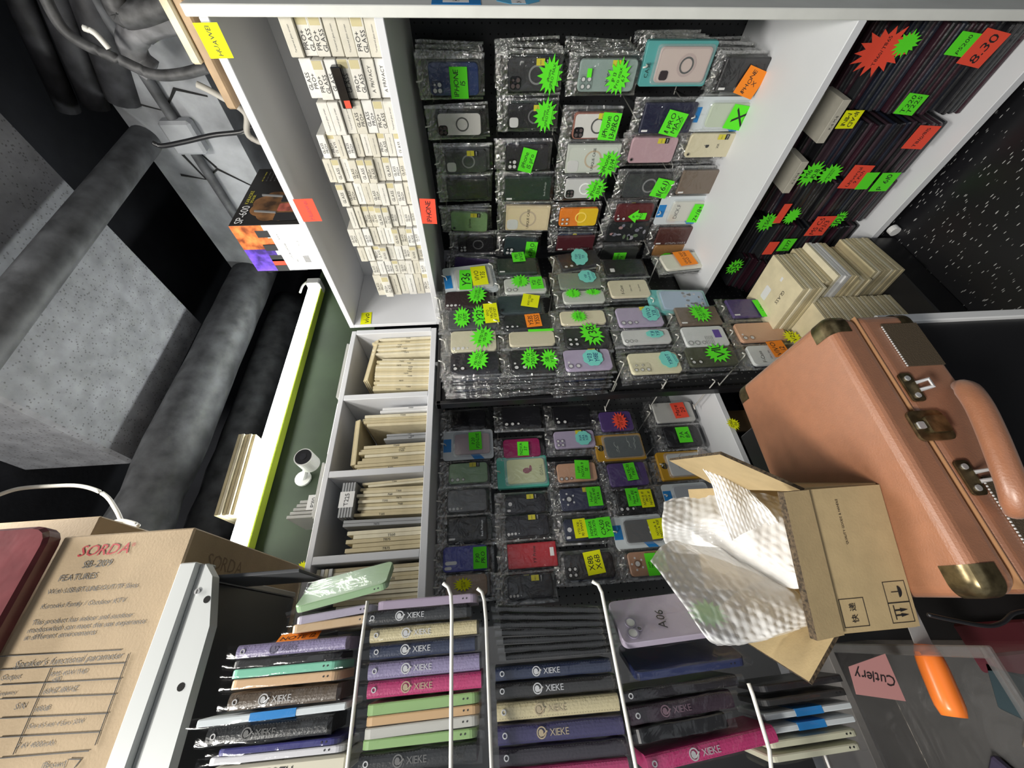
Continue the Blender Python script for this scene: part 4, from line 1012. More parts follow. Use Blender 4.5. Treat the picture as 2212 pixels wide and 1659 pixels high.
for k in range(4):
    mb = MB(); mb.bbox((-.03, 0, 0), (.03, .19, .010), .001, ENVM[3] if k % 2 else ENVW); mb.text('GLASS', 0, 0, 0, .03, .006, INKG, frame((0, -.0004, .005), (1, 0, 0), (0, 0, 1), (0, -1, 0)))
    tag(mb.build('sleeve', None, Matrix.Translation((.175, YE - .004, .472 + .0115 * k))), 'pale lettered sleeve lying over the fourth pigeonhole pile, %s' % ('lowest', 'second up', 'third up', 'uppermost')[k], 'envelope', 'pale sleeves in the fourth pigeonhole')
# on top of the far shelving
for (xa, xb, n, lab) in ((1.04, .78, 4, 'near the corner'), (.76, .56, 2, 'beside the security camera'), (.52, .34, 4, 'below the security camera')):
    for k in range(n):
        mb = MB(); mb.bbox(((xb - xa) / 2, 0, 0), ((xa - xb) / 2, .17, .007), .001, ENVW if n == 2 else mat('grey_card', (0.42, 0.42, 0.40), .7))
        if k == 1: mb.text('T295', 0, 0, 0, .05, .005, INK, frame((0, -.0004, .0035), (1, 0, 0), (0, 0, 1), (0, -1, 0)))
        tag(mb.build('card_envelope', None, Matrix.Translation(((xa + xb) / 2 + .008 * k, 1.225 + .006 * k, ZT2 + .0004 + .0078 * k))), 'grey envelope lying on the far shelving %s, %s' % (lab, ('lowest', 'second up', 'third up', 'uppermost')[k]), 'envelope', 'envelopes on the far shelving top')
bd = root('envelope_bundle', Matrix.Translation((.415, 1.30, ZT2 + .036)), 'banded bundle of grey envelopes standing under the security camera', 'envelopes')
mb = MB()
for k in range(5): mb.bbox((-.006 + .012 * k - .03, 0, 0), (.004 + .012 * k - .03, .15, .10 - .008 * k), .001, mat('grey_card', (0.42, 0.42, 0.40), .7))
mb.build('envelopes', bd)
mb = MB(); mb.box((-.012, -.002, .005), (.038, -.0005, .042), ENVW); mb.text('P310', 0, 0, 0, .04, .016, INK, frame((.013, -.0024, .023), (1, 0, 0), (0, 0, 1), (0, -1, 0)), jit=.1); mb.build('paper_band', bd)
pa, pb = P(553, 938, 'Y', 1.39), P(505, 1112, 'Y', 1.39); pt = P(520, 935, 'Y', 1.39)
th_ = (pt.z - pa.z) / 5
for k in range(5):
    d = (pb - pa).normalized(); ln = (pb - pa).length
    mb = MB(); mb.bbox((0, -.20, th_ * k), (ln, .004 * (k % 2) + .003 * k, th_ * (k + .86)), .0008, ENVM[k % 4])
    tag(mb.build('card_envelope', None, frame(pa, d, Vector((0, -1, 0)), Vector((-d.z, 0, d.x)) if d.x > 0 else Vector((d.z, 0, -d.x)))), 'kraft envelope lying above the lamp on the green board, %s' % ('lowest', 'second up', 'third up', 'fourth up', 'uppermost')[k], 'envelope', 'envelopes above the lamp')

# security camera on the green board
q = P(655, 987, 'Y', 1.33)
sc_ = root('security_camera', frame(q, (1, 0, 0), (0, 0, 1), (0, -1, 0)), 'round white security camera with black face on the green board', 'camera')
mb = MB(); mb.cyl(0, 0, .033, -.07, 0, mat('camera_white', (0.7, 0.7, 0.68), .35), n=28); mb.build('body', sc_)
mb = MB(); mb.cyl(0, 0, .029, .0003, .002, BLACKP, n=28); mb.cyl(0, 0, .012, .002, .004, mat('lens_glass', (0.03, 0.03, 0.035), .05), n=18); mb.build('lens_face', sc_)
mb = MB(); mb.tube([(0, .01, -.06), (-.02, .03, -.10), (-.03, .05, -.138)], .011, MATS['camera_white'], n=10); mb.cyl(-.03, .05, .03, -.139, -.13, MATS['camera_white']); mb.build('bracket', sc_)

# ================================================================ TABLET CASES ON THE BOTTOM SHELF
TBC = [(0.012, 0.012, 0.014), (0.02, 0.02, 0.024), (0.035, 0.012, 0.02), (0.03, 0.032, 0.036), (0.016, 0.02, 0.035), (0.05, 0.03, 0.04)]
tabs = []
TM = []
for i, c in enumerate(TBC):
    m = mat('tablet_cover_%d' % i, c, 0.28, coat=0.5, bump=0.6, bscale=70); TM.append(m)
tst = [(.262, .470, 17), (.485, .645, 17), (.66, .81, 17), (.825, .985, 16), (1.0, 1.165, 14)]
for si, (ya, yb, n) in enumerate(tst):
    pr_ = {}
    for k in range(n):
        th = .0235
        xo = 1.155 + random.uniform(0, .02) + (.03 if k > n - 4 else 0) + max(0, k - 9) * .006
        ci = random.randrange(len(TBC)); M = Matrix.Translation((xo, (ya + yb) / 2, Z_BOT + .0005 + th * k))
        if ci not in pr_:
            mb = MB(); w2 = (yb - ya) / 2 - .004
            mb.bbox((0, -w2, 0), (.25, w2, .0125), .004, TM[ci]); mb.bbox((.002, -w2 + .003, .0128), (.25, w2 - .003, .0225), .004, TM[(ci + 1) % len(TBC)])
            ob = mb.build('tablet_case', None, M); pr_[ci] = ob
        else: ob = copyob(pr_[ci], M)
        tabs.append((ob, ya, yb, Z_BOT + th * k, th, xo))
        tag(ob, 'dark tablet cover lying flat, %s from the bottom in the %s stack from the upright' % (ORD[k + 1], ORD[si + 1]), 'tablet case', 'tablet cases on the bottom shelf')
# three pale boxes between the tablet cases
for u, v, l_, lab in ((1800, 265, .11, 'beside the dark tablet covers, nearer one'), (1718, 385, .10, 'beside the dark tablet covers, farther one'), (1760, 225, .05, 'standing on the tablet covers below the white shelf')):
    q = P(u, v, 'X', 1.15); mb = MB(); mb.bbox((0, -l_ / 2, -.012), (.16, l_ / 2, .012), .001, BOXM[2]); mb.text('K-6 M-8', 0, 0, 0, .04, .008, INK, frame((-.0005, 0, 0), A, U, Vector((-1, 0, 0))))
    tag(mb.build('screen_protector_box', None, Matrix.Translation(q)), 'pale card box ' + lab, 'box')
ttags = [('star', 'r', (1838, 50, 1972, 172), 'T860/T865', 0), ('star', 'g', (1928, 62, 1990, 128), '', 0), ('rect', 'g', (2050, 66, 2112, 126), 'P5200', -.1), ('rect', 'r', (2085, 60, 2160, 150), '8.30', -.15),
         ('rect', 'y', (1812, 236, 1860, 282), 'IPAD|MINI', math.pi), ('rect', 'g', (1940, 200, 1996, 252), 'T220|T225', -.1), ('rect', 'r', (1960, 268, 2018, 326), 'T810/815', -.05),
         ('star', 'g', (1724, 345, 1780, 405), 'M6|10.8', 0), ('star', 'g', (1765, 352, 1822, 402), 'UNIVERSAL|10 INCH', 0), ('rect', 'r', (1822, 354, 1876, 412), 'Universal|9 inch', -.05),
         ('rect', 'g', (1856, 370, 1890, 412), '', 0), ('rect', 'g', (1886, 370, 1934, 416), 'P 610', 0), ('star', 'g', (1632, 458, 1682, 504), 'T560', 0), ('rect', 'r', (1680, 438, 1700, 486), '', 0),
         ('star', 'g', (1692, 447, 1730, 487), '', 0), ('rect', 'r', (1746, 464, 1796, 512), 'M5 C5|10.1/3', 0), ('star', 'g', (1795, 455, 1828, 495), '10.1', 0), ('rect', 'r', (1652, 521, 1678, 552), '', 0),
         ('rect', 'g', (1682, 514, 1716, 544), 'T377', 0), ('star', 'g', (1567, 558, 1606, 594), 'S5', 0)]
used_ = {}
for sh, c, (u0, v0, u1, v1), txt, rot in ttags:
    uc, vc = (u0 + u1) / 2, (v0 + v1) / 2; q = P(uc, vc, 'X', 1.148)
    h = abs(P(u0, vc, 'X', 1.148).z - P(u1, vc, 'X', 1.148).z) * .8; w_ = abs(P(uc, v0, 'X', 1.148).y - P(uc, v1, 'X', 1.148).y) * .85
    best = min(tabs, key=lambda t: abs(t[3] + t[4] / 2 - q.z) + 3 * max(0, t[1] - q.y, q.y - t[2]))
    mb = MB(); tagmesh(mb, sh, TAGC[c], 0, 0, w_, h, 0, txt)
    n = used_.get(best[0].name, 0); tcount = sum(used_.values()); used_[best[0].name] = n + 1
    loc = best[0].matrix_basis.translation
    o = mb.build('price_tag', best[0], Matrix.Translation(-loc) @ frame((min(1.150, best[5] - .0015) - .0011 * (tcount % 4) - .001 * n, q.y, q.z), A, U, Vector((-1, 0, 0))) @ Matrix.Rotation(rot, 4, 'Z'))
    o['label'] = '%s %s tag' % (TAGN[c], {'rect': 'paper', 'star': 'starburst'}[sh])

# ================================================================ TOP OF THE RIGHT CABINET: carton, planks
K0 = Vector((1.105, .722, .5515)); KX, KY, KZ = .33, .172, .212
KB = mat('black_carton', (0.014, 0.012, 0.011), 0.3)
kr = root('speaker_carton', Matrix.Translation(K0), 'black and white carton with orange and purple artwork on the cabinet top', 'box')
mb = MB(); mb.bbox((0, 0, 0), (KX, KY, KZ), .002, KB); mb.box((-.0006, .001, .001), (0, KY - .001, KZ * .55), mat('carton_white', (0.82, 0.82, 0.84), .4))
mb.build('carton', kr)
mb = MB(); M = frame((-.0008, KY / 2, 0), A, U, Vector((-1, 0, 0)))
mb.box((-KY / 2 + .001, .001, -.0002), (KY / 2 - .001, KZ - .001, .00005), MATS['carton_white'], M)
fire = mat('orange_print', (0.80, 0.16, 0.04), .4, var=.75, vscale=30); vio = mat('purple_print', (0.13, 0.06, 0.55), .4, var=.7, vscale=26)
mb.box((0, KZ * .55, 0), (KY / 2 - .001, KZ - .001, .0004), fire, M); mb.box((-KY / 2 + .001, KZ * .55, 0), (0, KZ - .001, .0004), vio, M)
dk = mat('print_black', (0.02, 0.02, 0.022), .5)
for x, c in ((.055, dk), (.028, fire), (.006, dk), (-.035, dk), (-.052, RED), (-.075, dk)): mb.box((x - .012, KZ * .50, .0004), (x + .012, KZ * .68, .0008), c, M)
for x, y, t_ in ((.03, .17, 'COLOR'), ): pass
mb.text('COLOR: CHOOSE', -.01, KZ * .36, .0008, .08, .006, INKG, M); mb.text('BLACK', .045, KZ * .40, .0008, .03, .005, INKG, M); mb.text('RED', -.045, KZ * .30, .0008, .03, .005, INKG, M); mb.text('FC CE', .02, KZ * .16, .0008, .03, .005, INKG, M)
for k in range(9): mb.box((-.055 + .003 * k, KZ * .10, 0), (-.0535 + .003 * k, KZ * .19, .0006), INKG, M)
mb.build('side_artwork', kr)
mb = MB(); M = frame((0, -.0008, 0), Vector((1, 0, 0)), U, Vector((0, -1, 0)))
brz = mat('bronze_print', (0.22, 0.10, 0.035), .4, var=.8, vscale=14)
mb.prism(cloud(.10, KZ * .42, .085, .085), 0, .0003, brz, M)
mb.text('SP-600', .055, KZ * .88, .0006, .10, .026, WHITEL, M); mb.text('KARAOKE', .15, KZ * .90, .0006, .075, .014, YSTK, M); mb.text('SPEAKER', .14, KZ * .835, .0006, .05, .009, YSTK, M)
for x, c in ((.04, dk), (.09, mat('red_print', (0.42, 0.10, 0.07), .4, var=.5, vscale=30)), (.14, dk)): mb.prism(rrect(.042, .07, .006, x, KZ * .24), .0004, .0008, c, M)
for x in (.06, .15): mb.tube([(x, KZ * .40, .001), (x + .01, KZ * .72, .001)], .004, mat('grey_print', (0.12, 0.12, 0.12), .5), M, n=5)
for k in range(6): mb.text('usb / mic / remote', .275, KZ * .84 - .013 * k, .0006, .06, .006, INKG if k else YSTK, M)
mb.build('front_artwork', kr)
for nm, lo, hi, c, lab in (('wooden_plank', (1.125, -.35, .5765), (1.42, .425, .600), (0.34, 0.23, 0.13), 'brown plank lying on the cabinet top above the yellow tag'), ('wooden_plank', (1.118, -.35, .6005), (1.40, .335, .622), (0.66, 0.58, 0.40), 'pale plank with round corner on top of the brown plank')):
    mb = MB(); mb.bbox(lo, hi, .004, mat('plank_' + lab[:4].strip(), c, .6, var=.25, vscale=14)); tag(mb.build(nm), lab, 'plank', 'planks on the cabinet top')

# ================================================================ COUNTER, SUITCASE
CT = -.705
ct = root('counter', Matrix.Translation((0, .7, FL)), 'black counter with white corner trim carrying the brown suitcase', 'counter')
mb = MB(); mb.bbox((-.45, .505 - .7, 0), (.428, .98 - .7, CT - FL), .004, mat('black_laminate', (0.012, 0.012, 0.014), 0.35)); mb.build('body', ct)
mb = MB(); mb.bbox((.420, .497 - .7, 0), (.438, .515 - .7, CT - FL - .001), .002, WHITEL); mb.build('corner_trim', ct, label='white corner trim')
S0 = Vector((.402, .450, 0)); sx = Vector((-.996, .087, 0)); sy = Vector((.087, .996, 0)).normalized(); sx = Vector((-sy.y, sy.x, 0))
SW, SD, SH = .408, .272, .152
SM = frame((S0.x, S0.y, CT + .0005), sx, sy, U)   # local x leftwards along the front, y backwards, z up  (left-handed on purpose corrected below)
SM = frame((S0 + sx * SW).to_tuple()[:2] + (CT + .0005,), -sx, sy, U)
lea = mat('tan_leatherette', (0.33, 0.130, 0.060), 0.48, spec=.9, coat=.5, bump=.25, bscale=420, var=.05, vscale=60)
lea.node_tree.nodes['Principled BSDF'].inputs['Sheen Weight'].default_value = .18; lea.node_tree.nodes['Principled BSDF'].inputs['Coat Roughness'].default_value = .3
bra = mat('aged_brass', (0.19, 0.15, 0.08), .3, .85, var=.4, vscale=80)
gri = mat('speaker_cloth', (0.085, 0.06, 0.035), .8, bump=.6, bscale=500)
su = root('suitcase_record_player', SM, 'tan leatherette suitcase with brass corners, handle and latches on counter', 'suitcase')


def rbox(lo, hi, r, m, seg=5):
    """box with rounded vertical and horizontal edges, by stacking rounded outlines"""
    mb = MB(); cx, cy = (lo[0] + hi[0]) / 2, (lo[1] + hi[1]) / 2; W, D = hi[0] - lo[0], hi[1] - lo[1]
    rings = []
    zs = [(lo[2] + r * (1 - math.cos(math.pi / 2 * k / seg)), r * (1 - math.sin(math.pi / 2 * k / seg))) for k in range(seg + 1)] if r else []
    top = [(hi[2] - r * (1 - math.cos(math.pi / 2 * k / seg)), r * (1 - math.sin(math.pi / 2 * k / seg))) for k in range(seg, -1, -1)]
    allr = zs + top
    for z, ins in allr: rings.append([(x, y, z) for x, y in rrect(W - 2 * ins, D - 2 * ins, max(r * 1.6 - ins, .002), cx, cy, 5)])
    n = len(rings[0]); vs = [p for g in rings for p in g]
    fs = [(i * n + k, i * n + (k + 1) % n, (i + 1) * n + (k + 1) % n, (i + 1) * n + k) for i in range(len(rings) - 1) for k in range(n)]
    # outline runs mirrored at the corners, so faces may flip: harmless for closed shading
    mb.add(vs, fs + [list(range(n))[::-1], [(len(rings) - 1) * n + k for k in range(n)]], m)
    return mb


SEAM = SH * .66
rbox((0, 0, 0), (SW, SD, SEAM - .0015), .012, lea).build('lower_case', su, smooth=False)
rbox((.0, .0, SEAM + .0003), (SW, SD, SH), .014, lea).build('lid', su, smooth=False)
mb = MB(); mb.box((.006, .0015, SEAM - .0016), (SW - .006, SD - .002, SEAM - .0002), mat('seam_gold', (0.55, 0.30, 0.15), .4)); mb.build('seam', su)
FM = frame((0, -.0003, 0), (1, 0, 0), (0, 0, 1), (0, -1, 0))
sp0 = SM @ Vector((0, 0, 0)); spn = (SM.to_3x3() @ Vector((0, -1, 0)))


def sl_(u, v):
    q = SM.inverted() @ PP(u, v, sp0, spn); return q.x, q.z


for (u0, v0), (u1, v1), lab in (((1950, 700), (2040, 788), 'right'), ((2180, 1090), (2300, 1200), 'left')):
    x0, z0 = sl_(u0, v0); x1, z1 = sl_(u1, v1)
    xa, xb = (min(x0, x1), max(x0, x1))
    mb = MB(); w_ = xb - xa if lab == 'right' else .098; za, zb = SH * .05, SH * .45
    mb.box((xa, za, 0), (xa + w_, zb, .002), gri, FM)
    for k in range(int(w_ / .004)): mb.box((xa + .004 * k, zb, .0005), (xa + .004 * k + .0022, zb + .0014, .0022), WHITEL, FM)
    mb.build('speaker_grille', su)
for (u, v) in ((2015, 835), (2122, 1030)):
    x, z = sl_(u, v)
    mb = MB(); mb.prism(rrect(.046, .020, .005, x, SH * .56), 0, .003, bra, FM); mb.cyl(x - .014, SH * .56, .004, .003, .005, SILVER, FM, 10); mb.cyl(x + .014, SH * .56, .004, .003, .005, SILVER, FM, 10)
    mb.tube([(x - .006, SH * .56 - .008, .004), (x - .006, SH * .56 - .018, .014), (x + .006, SH * .56 - .018, .014), (x + .006, SH * .56 - .008, .004)], .0028, SILVER, FM, 6)
    mb.build('handle_bracket', su)
hp = []
for u, v, dd in ((2062, 832, .006), (2085, 838, .020), (2112, 872, .032), (2140, 930, .036), (2168, 1000, .036), (2190, 1060, .032), (2196, 1100, .020), (2176, 1104, .006)):
    hp.append(SM.inverted() @ PP(u, v, sp0 + spn * dd, spn))
mb = MB(); n = len(hp) - 1; pts = []
for i in range(n):
    a_, b_, c_, d_ = hp[max(i - 1, 0)], hp[i], hp[i + 1], hp[min(i + 2, n)]
    for k in range(4):
        t = k / 4; pts.append(.5 * ((2 * b_) + (c_ - a_) * t + (2 * a_ - 5 * b_ + 4 * c_ - d_) * t * t + (3 * b_ - a_ - 3 * c_ + d_) * t ** 3))
pts.append(hp[-1]); m_ = len(pts) - 1
mb.tube(pts, [.005 + .009 * min(1, math.sin(math.pi * k / m_) * 1.8) for k in range(m_ + 1)], lea, None, 14)
mb.build('handle', su, smooth=True)
x, z = sl_(2040, 918)
mb = MB(); mb.prism(rrect(.044, .052, .008, x, SEAM - .006), 0, .004, bra, FM); mb.prism(rrect(.024, .030, .004, x, SEAM - .012), .004, .009, bra, FM); mb.prism(rrect(.010, .010, .002, x, SEAM + .010), .004, .0065, SILVER, FM)
mb.build('latch', su)
for cx, cy in ((0, 0), (SW, 0), (0, SD), (SW, SD)):
    for zz in (0, 1):
        mb = MB(); sgx = 1 if cx == 0 else -1; sgy = 1 if cy == 0 else -1; a = .036; rr = .014; off = .0011
        cz = SH if zz else 0.0; sgz = -1 if zz else 1; n_ = 9
        def rd(p):
            q = [min(max(p[0], rr * 1.3), SW - rr * 1.3), min(max(p[1], rr * 1.3), SD - rr * 1.3), min(max(p[2], rr), SH - rr)]
            d = Vector([p[i] - q[i] for i in range(3)]); e = d.length
            if e < 1e-6: return p
            R0 = rr * 1.3
            dn = d.normalized(); k = 1.0 / math.sqrt((dn.x / R0) ** 2 + (dn.y / R0) ** 2 + (dn.z / rr) ** 2)
            return tuple(Vector(q) + dn * (k + off))
        for ax_ in range(3):
            def fn(u, v, ax_=ax_):
                s_ = [u * a, v * a]
                o3 = [0, 0, 0]; j = 0
                for i in range(3):
                    c_ = (cx, cy, cz)[i]; g_ = (sgx, sgy, sgz)[i]
                    if i == ax_: o3[i] = c_
                    else: o3[i] = c_ + g_ * s_[j] * (.85 if i == 2 else 1); j += 1
                return rd(tuple(o3))
            mb.grid(fn, n_, n_, bra)
        mb.build('corner_cap', su, smooth=True)

# ================================================================ OPEN CARDBOARD BOX WITH BUBBLE WRAP
Aq = Vector((.144, .530, 0)); Bq = Vector((-.027, .590, 0)); bx = (Aq - Bq).normalized(); by = Vector((-bx.y, bx.x, 0)); BW = (Aq - Bq).length; BD = .205
BZ0, BZ1 = CT + SH + .0015, -.440; BH = BZ1 - BZ0
BM = frame((Bq.x, Bq.y, BZ0), bx, by, U)
cb = root('cardboard_box', BM, 'open cardboard box of bubble wrap standing on the tan suitcase', 'box')
TW = .005


def flap(name, a, b, d, length, skew=(0, 0), TW=.005):
    """board from hinge a-b along direction d"""
    a, b, d = Vector(a), Vector(b), Vector(d).normalized(); e = (b - a).normalized(); nrm = e.cross(d).normalized() * TW
    p = [a, b, b + d * length + e * skew[1], a + d * length + e * skew[0]]
    vs = [q - nrm * .5 for q in p] + [q + nrm * .5 for q in p]
    mb = MB(); mb.add(vs, [(0, 1, 2, 3), (7, 6, 5, 4)], KRAFT); mb.add(vs, [(0, 4, 5, 1), (1, 5, 6, 2), (2, 6, 7, 3), (3, 7, 4, 0)], KRAFTD)
    return mb.build(name, cb)


def wall(name, lo, hi):
    mb = MB(); mb.box(lo, hi, KRAFT); return mb


fw = wall('f', (0, -TW / 2, 0), (BW, TW / 2, BH))
M2 = frame((0, -TW / 2 - .0004, 0), (1, 0, 0), (0, 0, 1), (0, -1, 0))


def outline(mb, x0, y0, x1, y1, M, t=.0006):
    for a in ((x0, y0, x1, y0 + t), (x0, y1 - t, x1, y1), (x0, y0, x0 + t, y1), (x1 - t, y0, x1, y1)): mb.box((a[0], a[1], 0), (a[2], a[3], .0003), INK, M)


outline(fw, .006, BH * .62, .040, BH * .93, M2)
fw.text('快 递', .023, BH * .78, .0004, .024, .012, INK, M2, rot=0)
outline(fw, .006, BH * .05, .030, BH * .33, M2); outline(fw, .030, BH * .05, .056, BH * .33, M2)
for xx in (.015, .021):
    fw.add([(xx - .0022, BH * .20, .0004), (xx + .0022, BH * .20, .0004), (xx, BH * .10, .0004)], [(0, 2, 1)], INK, M2); fw.box((xx - .0008, BH * .20, .0002), (xx + .0008, BH * .26, .0004), INK, M2)
fw.box((.010, BH * .265, .0002), (.027, BH * .275, .0004), INK, M2)
fw.prism([(.043 + .007 * math.cos(math.pi * k / 8), BH * .16 - .005 * math.sin(math.pi * k / 8)) for k in range(9)], .0002, .0004, INK, M2); fw.box((.0426, BH * .16, .0002), (.0434, BH * .25, .0004), INK, M2)
for k in range(1): fw.text('QUALITY GOODS & HANDLE', BW - .045, BH * .64, .0004, .06, .004, INK, M2)
fw.build('front_wall', cb)
wall('l', (-TW / 2, TW / 2, 0), (TW / 2, BD, BH)).build('side_wall', cb)
wall('r', (BW - TW / 2, TW / 2, 0), (BW + TW / 2, BD, BH)).build('side_wall', cb)
wall('b', (TW / 2, BD - TW, 0), (BW - TW / 2, BD, BH)).build('back_wall', cb)
wall('u', (TW / 2, TW / 2, 0), (BW - TW / 2, BD - TW, TW)).build('bottom', cb)
flap('flap', (0, -TW / 2, BH), (BW, -TW / 2, BH), (0, -.2, 1), .045, TW=.010)
flap('flap', (BW, 0, BH), (BW, BD, BH), (.52, .10, .85), .115, (.012, -.02))
flap('flap', (0, BD, BH), (0, 0, BH), (-.62, .05, .75), .076, (-.02, .012))
flap('flap', (BW, BD, BH), (0, BD, BH), (0, .5, .86), .06)

BUB = bpy.data.materials.new('bubble_wrap'); BUB.use_nodes = True; nt = BUB.node_tree; pb_ = nt.nodes['Principled BSDF']
pb_.inputs['Base Color'].default_value = (0.90, 0.90, 0.90, 1); pb_.inputs['Roughness'].default_value = .25; pb_.inputs['Alpha'].default_value = .82
tc = nt.nodes.new('ShaderNodeTexCoord'); vo = nt.nodes.new('ShaderNodeTexVoronoi'); vo.inputs['Scale'].default_value = 48
bp = nt.nodes.new('ShaderNodeBump'); bp.inputs['Strength'].default_value = .35; bp.inputs['Distance'].default_value = .005; bp.invert = True
nt.links.new(tc.outputs['Object'], vo.inputs['Vector']); nt.links.new(vo.outputs['Distance'], bp.inputs['Height']); nt.links.new(bp.outputs['Normal'], pb_.inputs['Normal'])
pb_.inputs['Subsurface Weight'].default_value = .0; pb_.inputs['Transmission Weight'].default_value = .0; pb_.inputs['IOR'].default_value = 1.1; pb_.inputs['Coat Weight'].default_value = .6; pb_.inputs['Coat Roughness'].default_value = .12
bw = root('bubble_wrap', Matrix.Translation((Bq + Aq) / 2 + by * .1 + U * BZ1), 'crumpled white bubble wrap spilling out of the open cardboard box', 'bubble wrap')
bo = (Bq + Aq) / 2 + by * .1 + U * BZ1


def crumple(name, rows, seed, amp=.012, thick=True):
    """lofted crumpled sheet through rows of (u, v, Y) photo points"""
    R_ = [[P(u, v, 'Y', y) - bo for u, v, y in r] for r in rows]
    def cat(p, t):
        n = len(p) - 1; x = t * n; i = min(int(x), n - 1); f = x - i
        a, b_, c, d = p[max(i - 1, 0)], p[i], p[i + 1], p[min(i + 2, n)]
        return .5 * ((2 * b_) + (c - a) * f + (2 * a - 5 * b_ + 4 * c - d) * f * f + (3 * b_ - a - 3 * c + d) * f ** 3)
    def fn(u, v):
        p = cat([cat(r, u) for r in R_], v); s = Vector((seed, 0, 0))
        dd = noise.noise(p * 14 + s) * amp + abs(noise.noise(p * 24 + s)) * amp * .45
        # bubbles
        gx = u * 15; gy = v * 13 + (int(gx) % 2) * .5; bx_ = (gx % 1) - .5; by_ = (gy % 1) - .5
        dd += max(0, .23 - bx_ * bx_ - by_ * by_) * .012
        nn = Vector((noise.noise(p * 22 + s * 2), -1, .5 + noise.noise(p * 20 - s)))
        return p + nn.normalized() * dd
    mb = MB(); mb.grid(fn, 64, 56, BUB); mb.build(name, bw, smooth=True)


crumple('sheet', [[(1405, 1212, .66), (1440, 1172, .70), (1500, 1178, .72), (1560, 1185, .72), (1580, 1195, .72)], [(1440, 1260, .64), (1480, 1230, .66), (1560, 1230, .68), (1640, 1245, .68), (1700, 1262, .68)],
                  [(1480, 1310, .63), (1540, 1300, .64), (1610, 1300, .64), (1690, 1305, .63), (1748, 1315, .62)], [(1520, 1370, .62), (1580, 1385, .62), (1640, 1375, .63), (1700, 1360, .62), (1760, 1345, .62)], [(1550, 1395, .66), (1600, 1392, .66), (1660, 1380, .66), (1710, 1366, .65), (1765, 1350, .64)]], 1.0)
crumple('sheet', [[(1435, 1085, .76), (1490, 1072, .76), (1545, 1065, .74), (1600, 1062, .72), (1680, 1072, .70)], [(1430, 1120, .74), (1490, 1130, .73), (1560, 1120, .70), (1640, 1120, .67), (1710, 1130, .64)],
                  [(1432, 1165, .74), (1490, 1160, .74), (1560, 1170, .71), (1650, 1195, .66), (1735, 1230, .62)], [(1455, 1195, .76), (1520, 1200, .76), (1590, 1220, .72), (1680, 1260, .67), (1750, 1290, .62)]], 5.0)
crumple('sheet', [[(1507, 968, .66), (1520, 972, .66), (1540, 985, .66), (1560, 1000, .66)], [(1510, 1000, .65), (1530, 1000, .65), (1565, 1005, .65), (1590, 1008, .65)], [(1535, 1040, .65), (1560, 1030, .64), (1590, 1030, .65), (1620, 1060, .65)],
                  [(1550, 1090, .66), (1580, 1080, .65), (1610, 1075, .65), (1665, 1105, .64)], [(1580, 1170, .66), (1610, 1150, .66), (1640, 1140, .66), (1690, 1140, .65)]], 9.0, amp=.007)
# ================================================================ CLEAR BIN LEFT OF THE SUITCASE
BINM = film('bin_plastic', (0.85, 0.86, 0.88), .08, .25, .5, 14, tint=(.80, .77, .74), diff=.05)
bn = root('plastic_bin', Matrix.Translation((-.21, .68, CT + .0005)), 'clear plastic bin with an orange handled knife left of the suitcase', 'bin')
x0, x1, y0, y1, zt = -.19, .155, -.17, .20, .165
mb = MB(); mb.bbox((x0, y0, 0), (x1, y1, .003), .001, BINM)
for lo, hi in (((x0, y0, .003), (x1, y0 + .003, zt)), ((x0, y1 - .003, .003), (x1, y1, zt)), ((x0, y0, .003), (x0 + .003, y1, zt)), ((x1 - .003, y0, .003), (x1, y1, zt))): mb.box(lo, hi, BINM)
mb.build('tub', bn)
mb = MB()
for lo, hi in (((x0 - .008, y0 - .008, zt), (x1 + .008, y0 + .004, zt + .006)), ((x0 - .008, y1 - .004, zt), (x1 + .008, y1 + .008, zt + .006)), ((x0 - .008, y0, zt), (x0 + .004, y1, zt + .006)), ((x1 - .004, y0, zt), (x1 + .008, y1, zt + .006))): mb.bbox(lo, hi, .002, BINM)
mb.build('rim', bn)
mb = MB(); cq = P(1890, 1465, 'Y', .60); pq = [P(u, v, 'Y', .60) - cq for u, v in ((1833, 1440), (1912, 1412), (1957, 1515), (1850, 1500))]
M = frame((0, 0, 0), (0, 0, 1), (-1, 0, 0), (0, -1, 0)); Mi = M.inverted()
mb.prism([tuple((Mi @ p).to_2d()) for p in pq], -.0004, 0, mat('pink_paper', (0.55, 0.26, 0.25), .8), M); mb.text('Cutlery', 0, 0, .0005, .050, .016, INK, M, jit=.15, shear=.2, rot=-.25)
tag(mb.build('paper_note', None, Matrix.Translation(cq)), 'pink handwritten paper note inside the clear bin', 'note')
ka, kb = P(1995, 1392, 'Y', .60), P(2062, 1548, 'Y', .60)
kn = root('knife', Matrix.Translation(ka), 'knife with broad orange handle lying in the clear bin', 'knife')
mb = MB(); d = kb - ka; mb.tube([d * (k / 8) for k in range(9)], [.010, .0135, .0145, .015, .015, .015, .015, .0145, .012], mat('orange_plastic', (0.85, 0.20, 0.03), .3), n=14); mb.build('handle', kn, smooth=True)
mb = MB(); e = d.normalized(); nrm = Vector((0, -1, 0)).cross(e); M = frame((0, 0, 0), -e, nrm.normalized(), (-e).cross(nrm.normalized())); mb.prism([(0, -.012), (.085, -.008), (.11, 0.006), (0, .012)], -.0006, .0006, SILVER, M); mb.build('blade', kn)
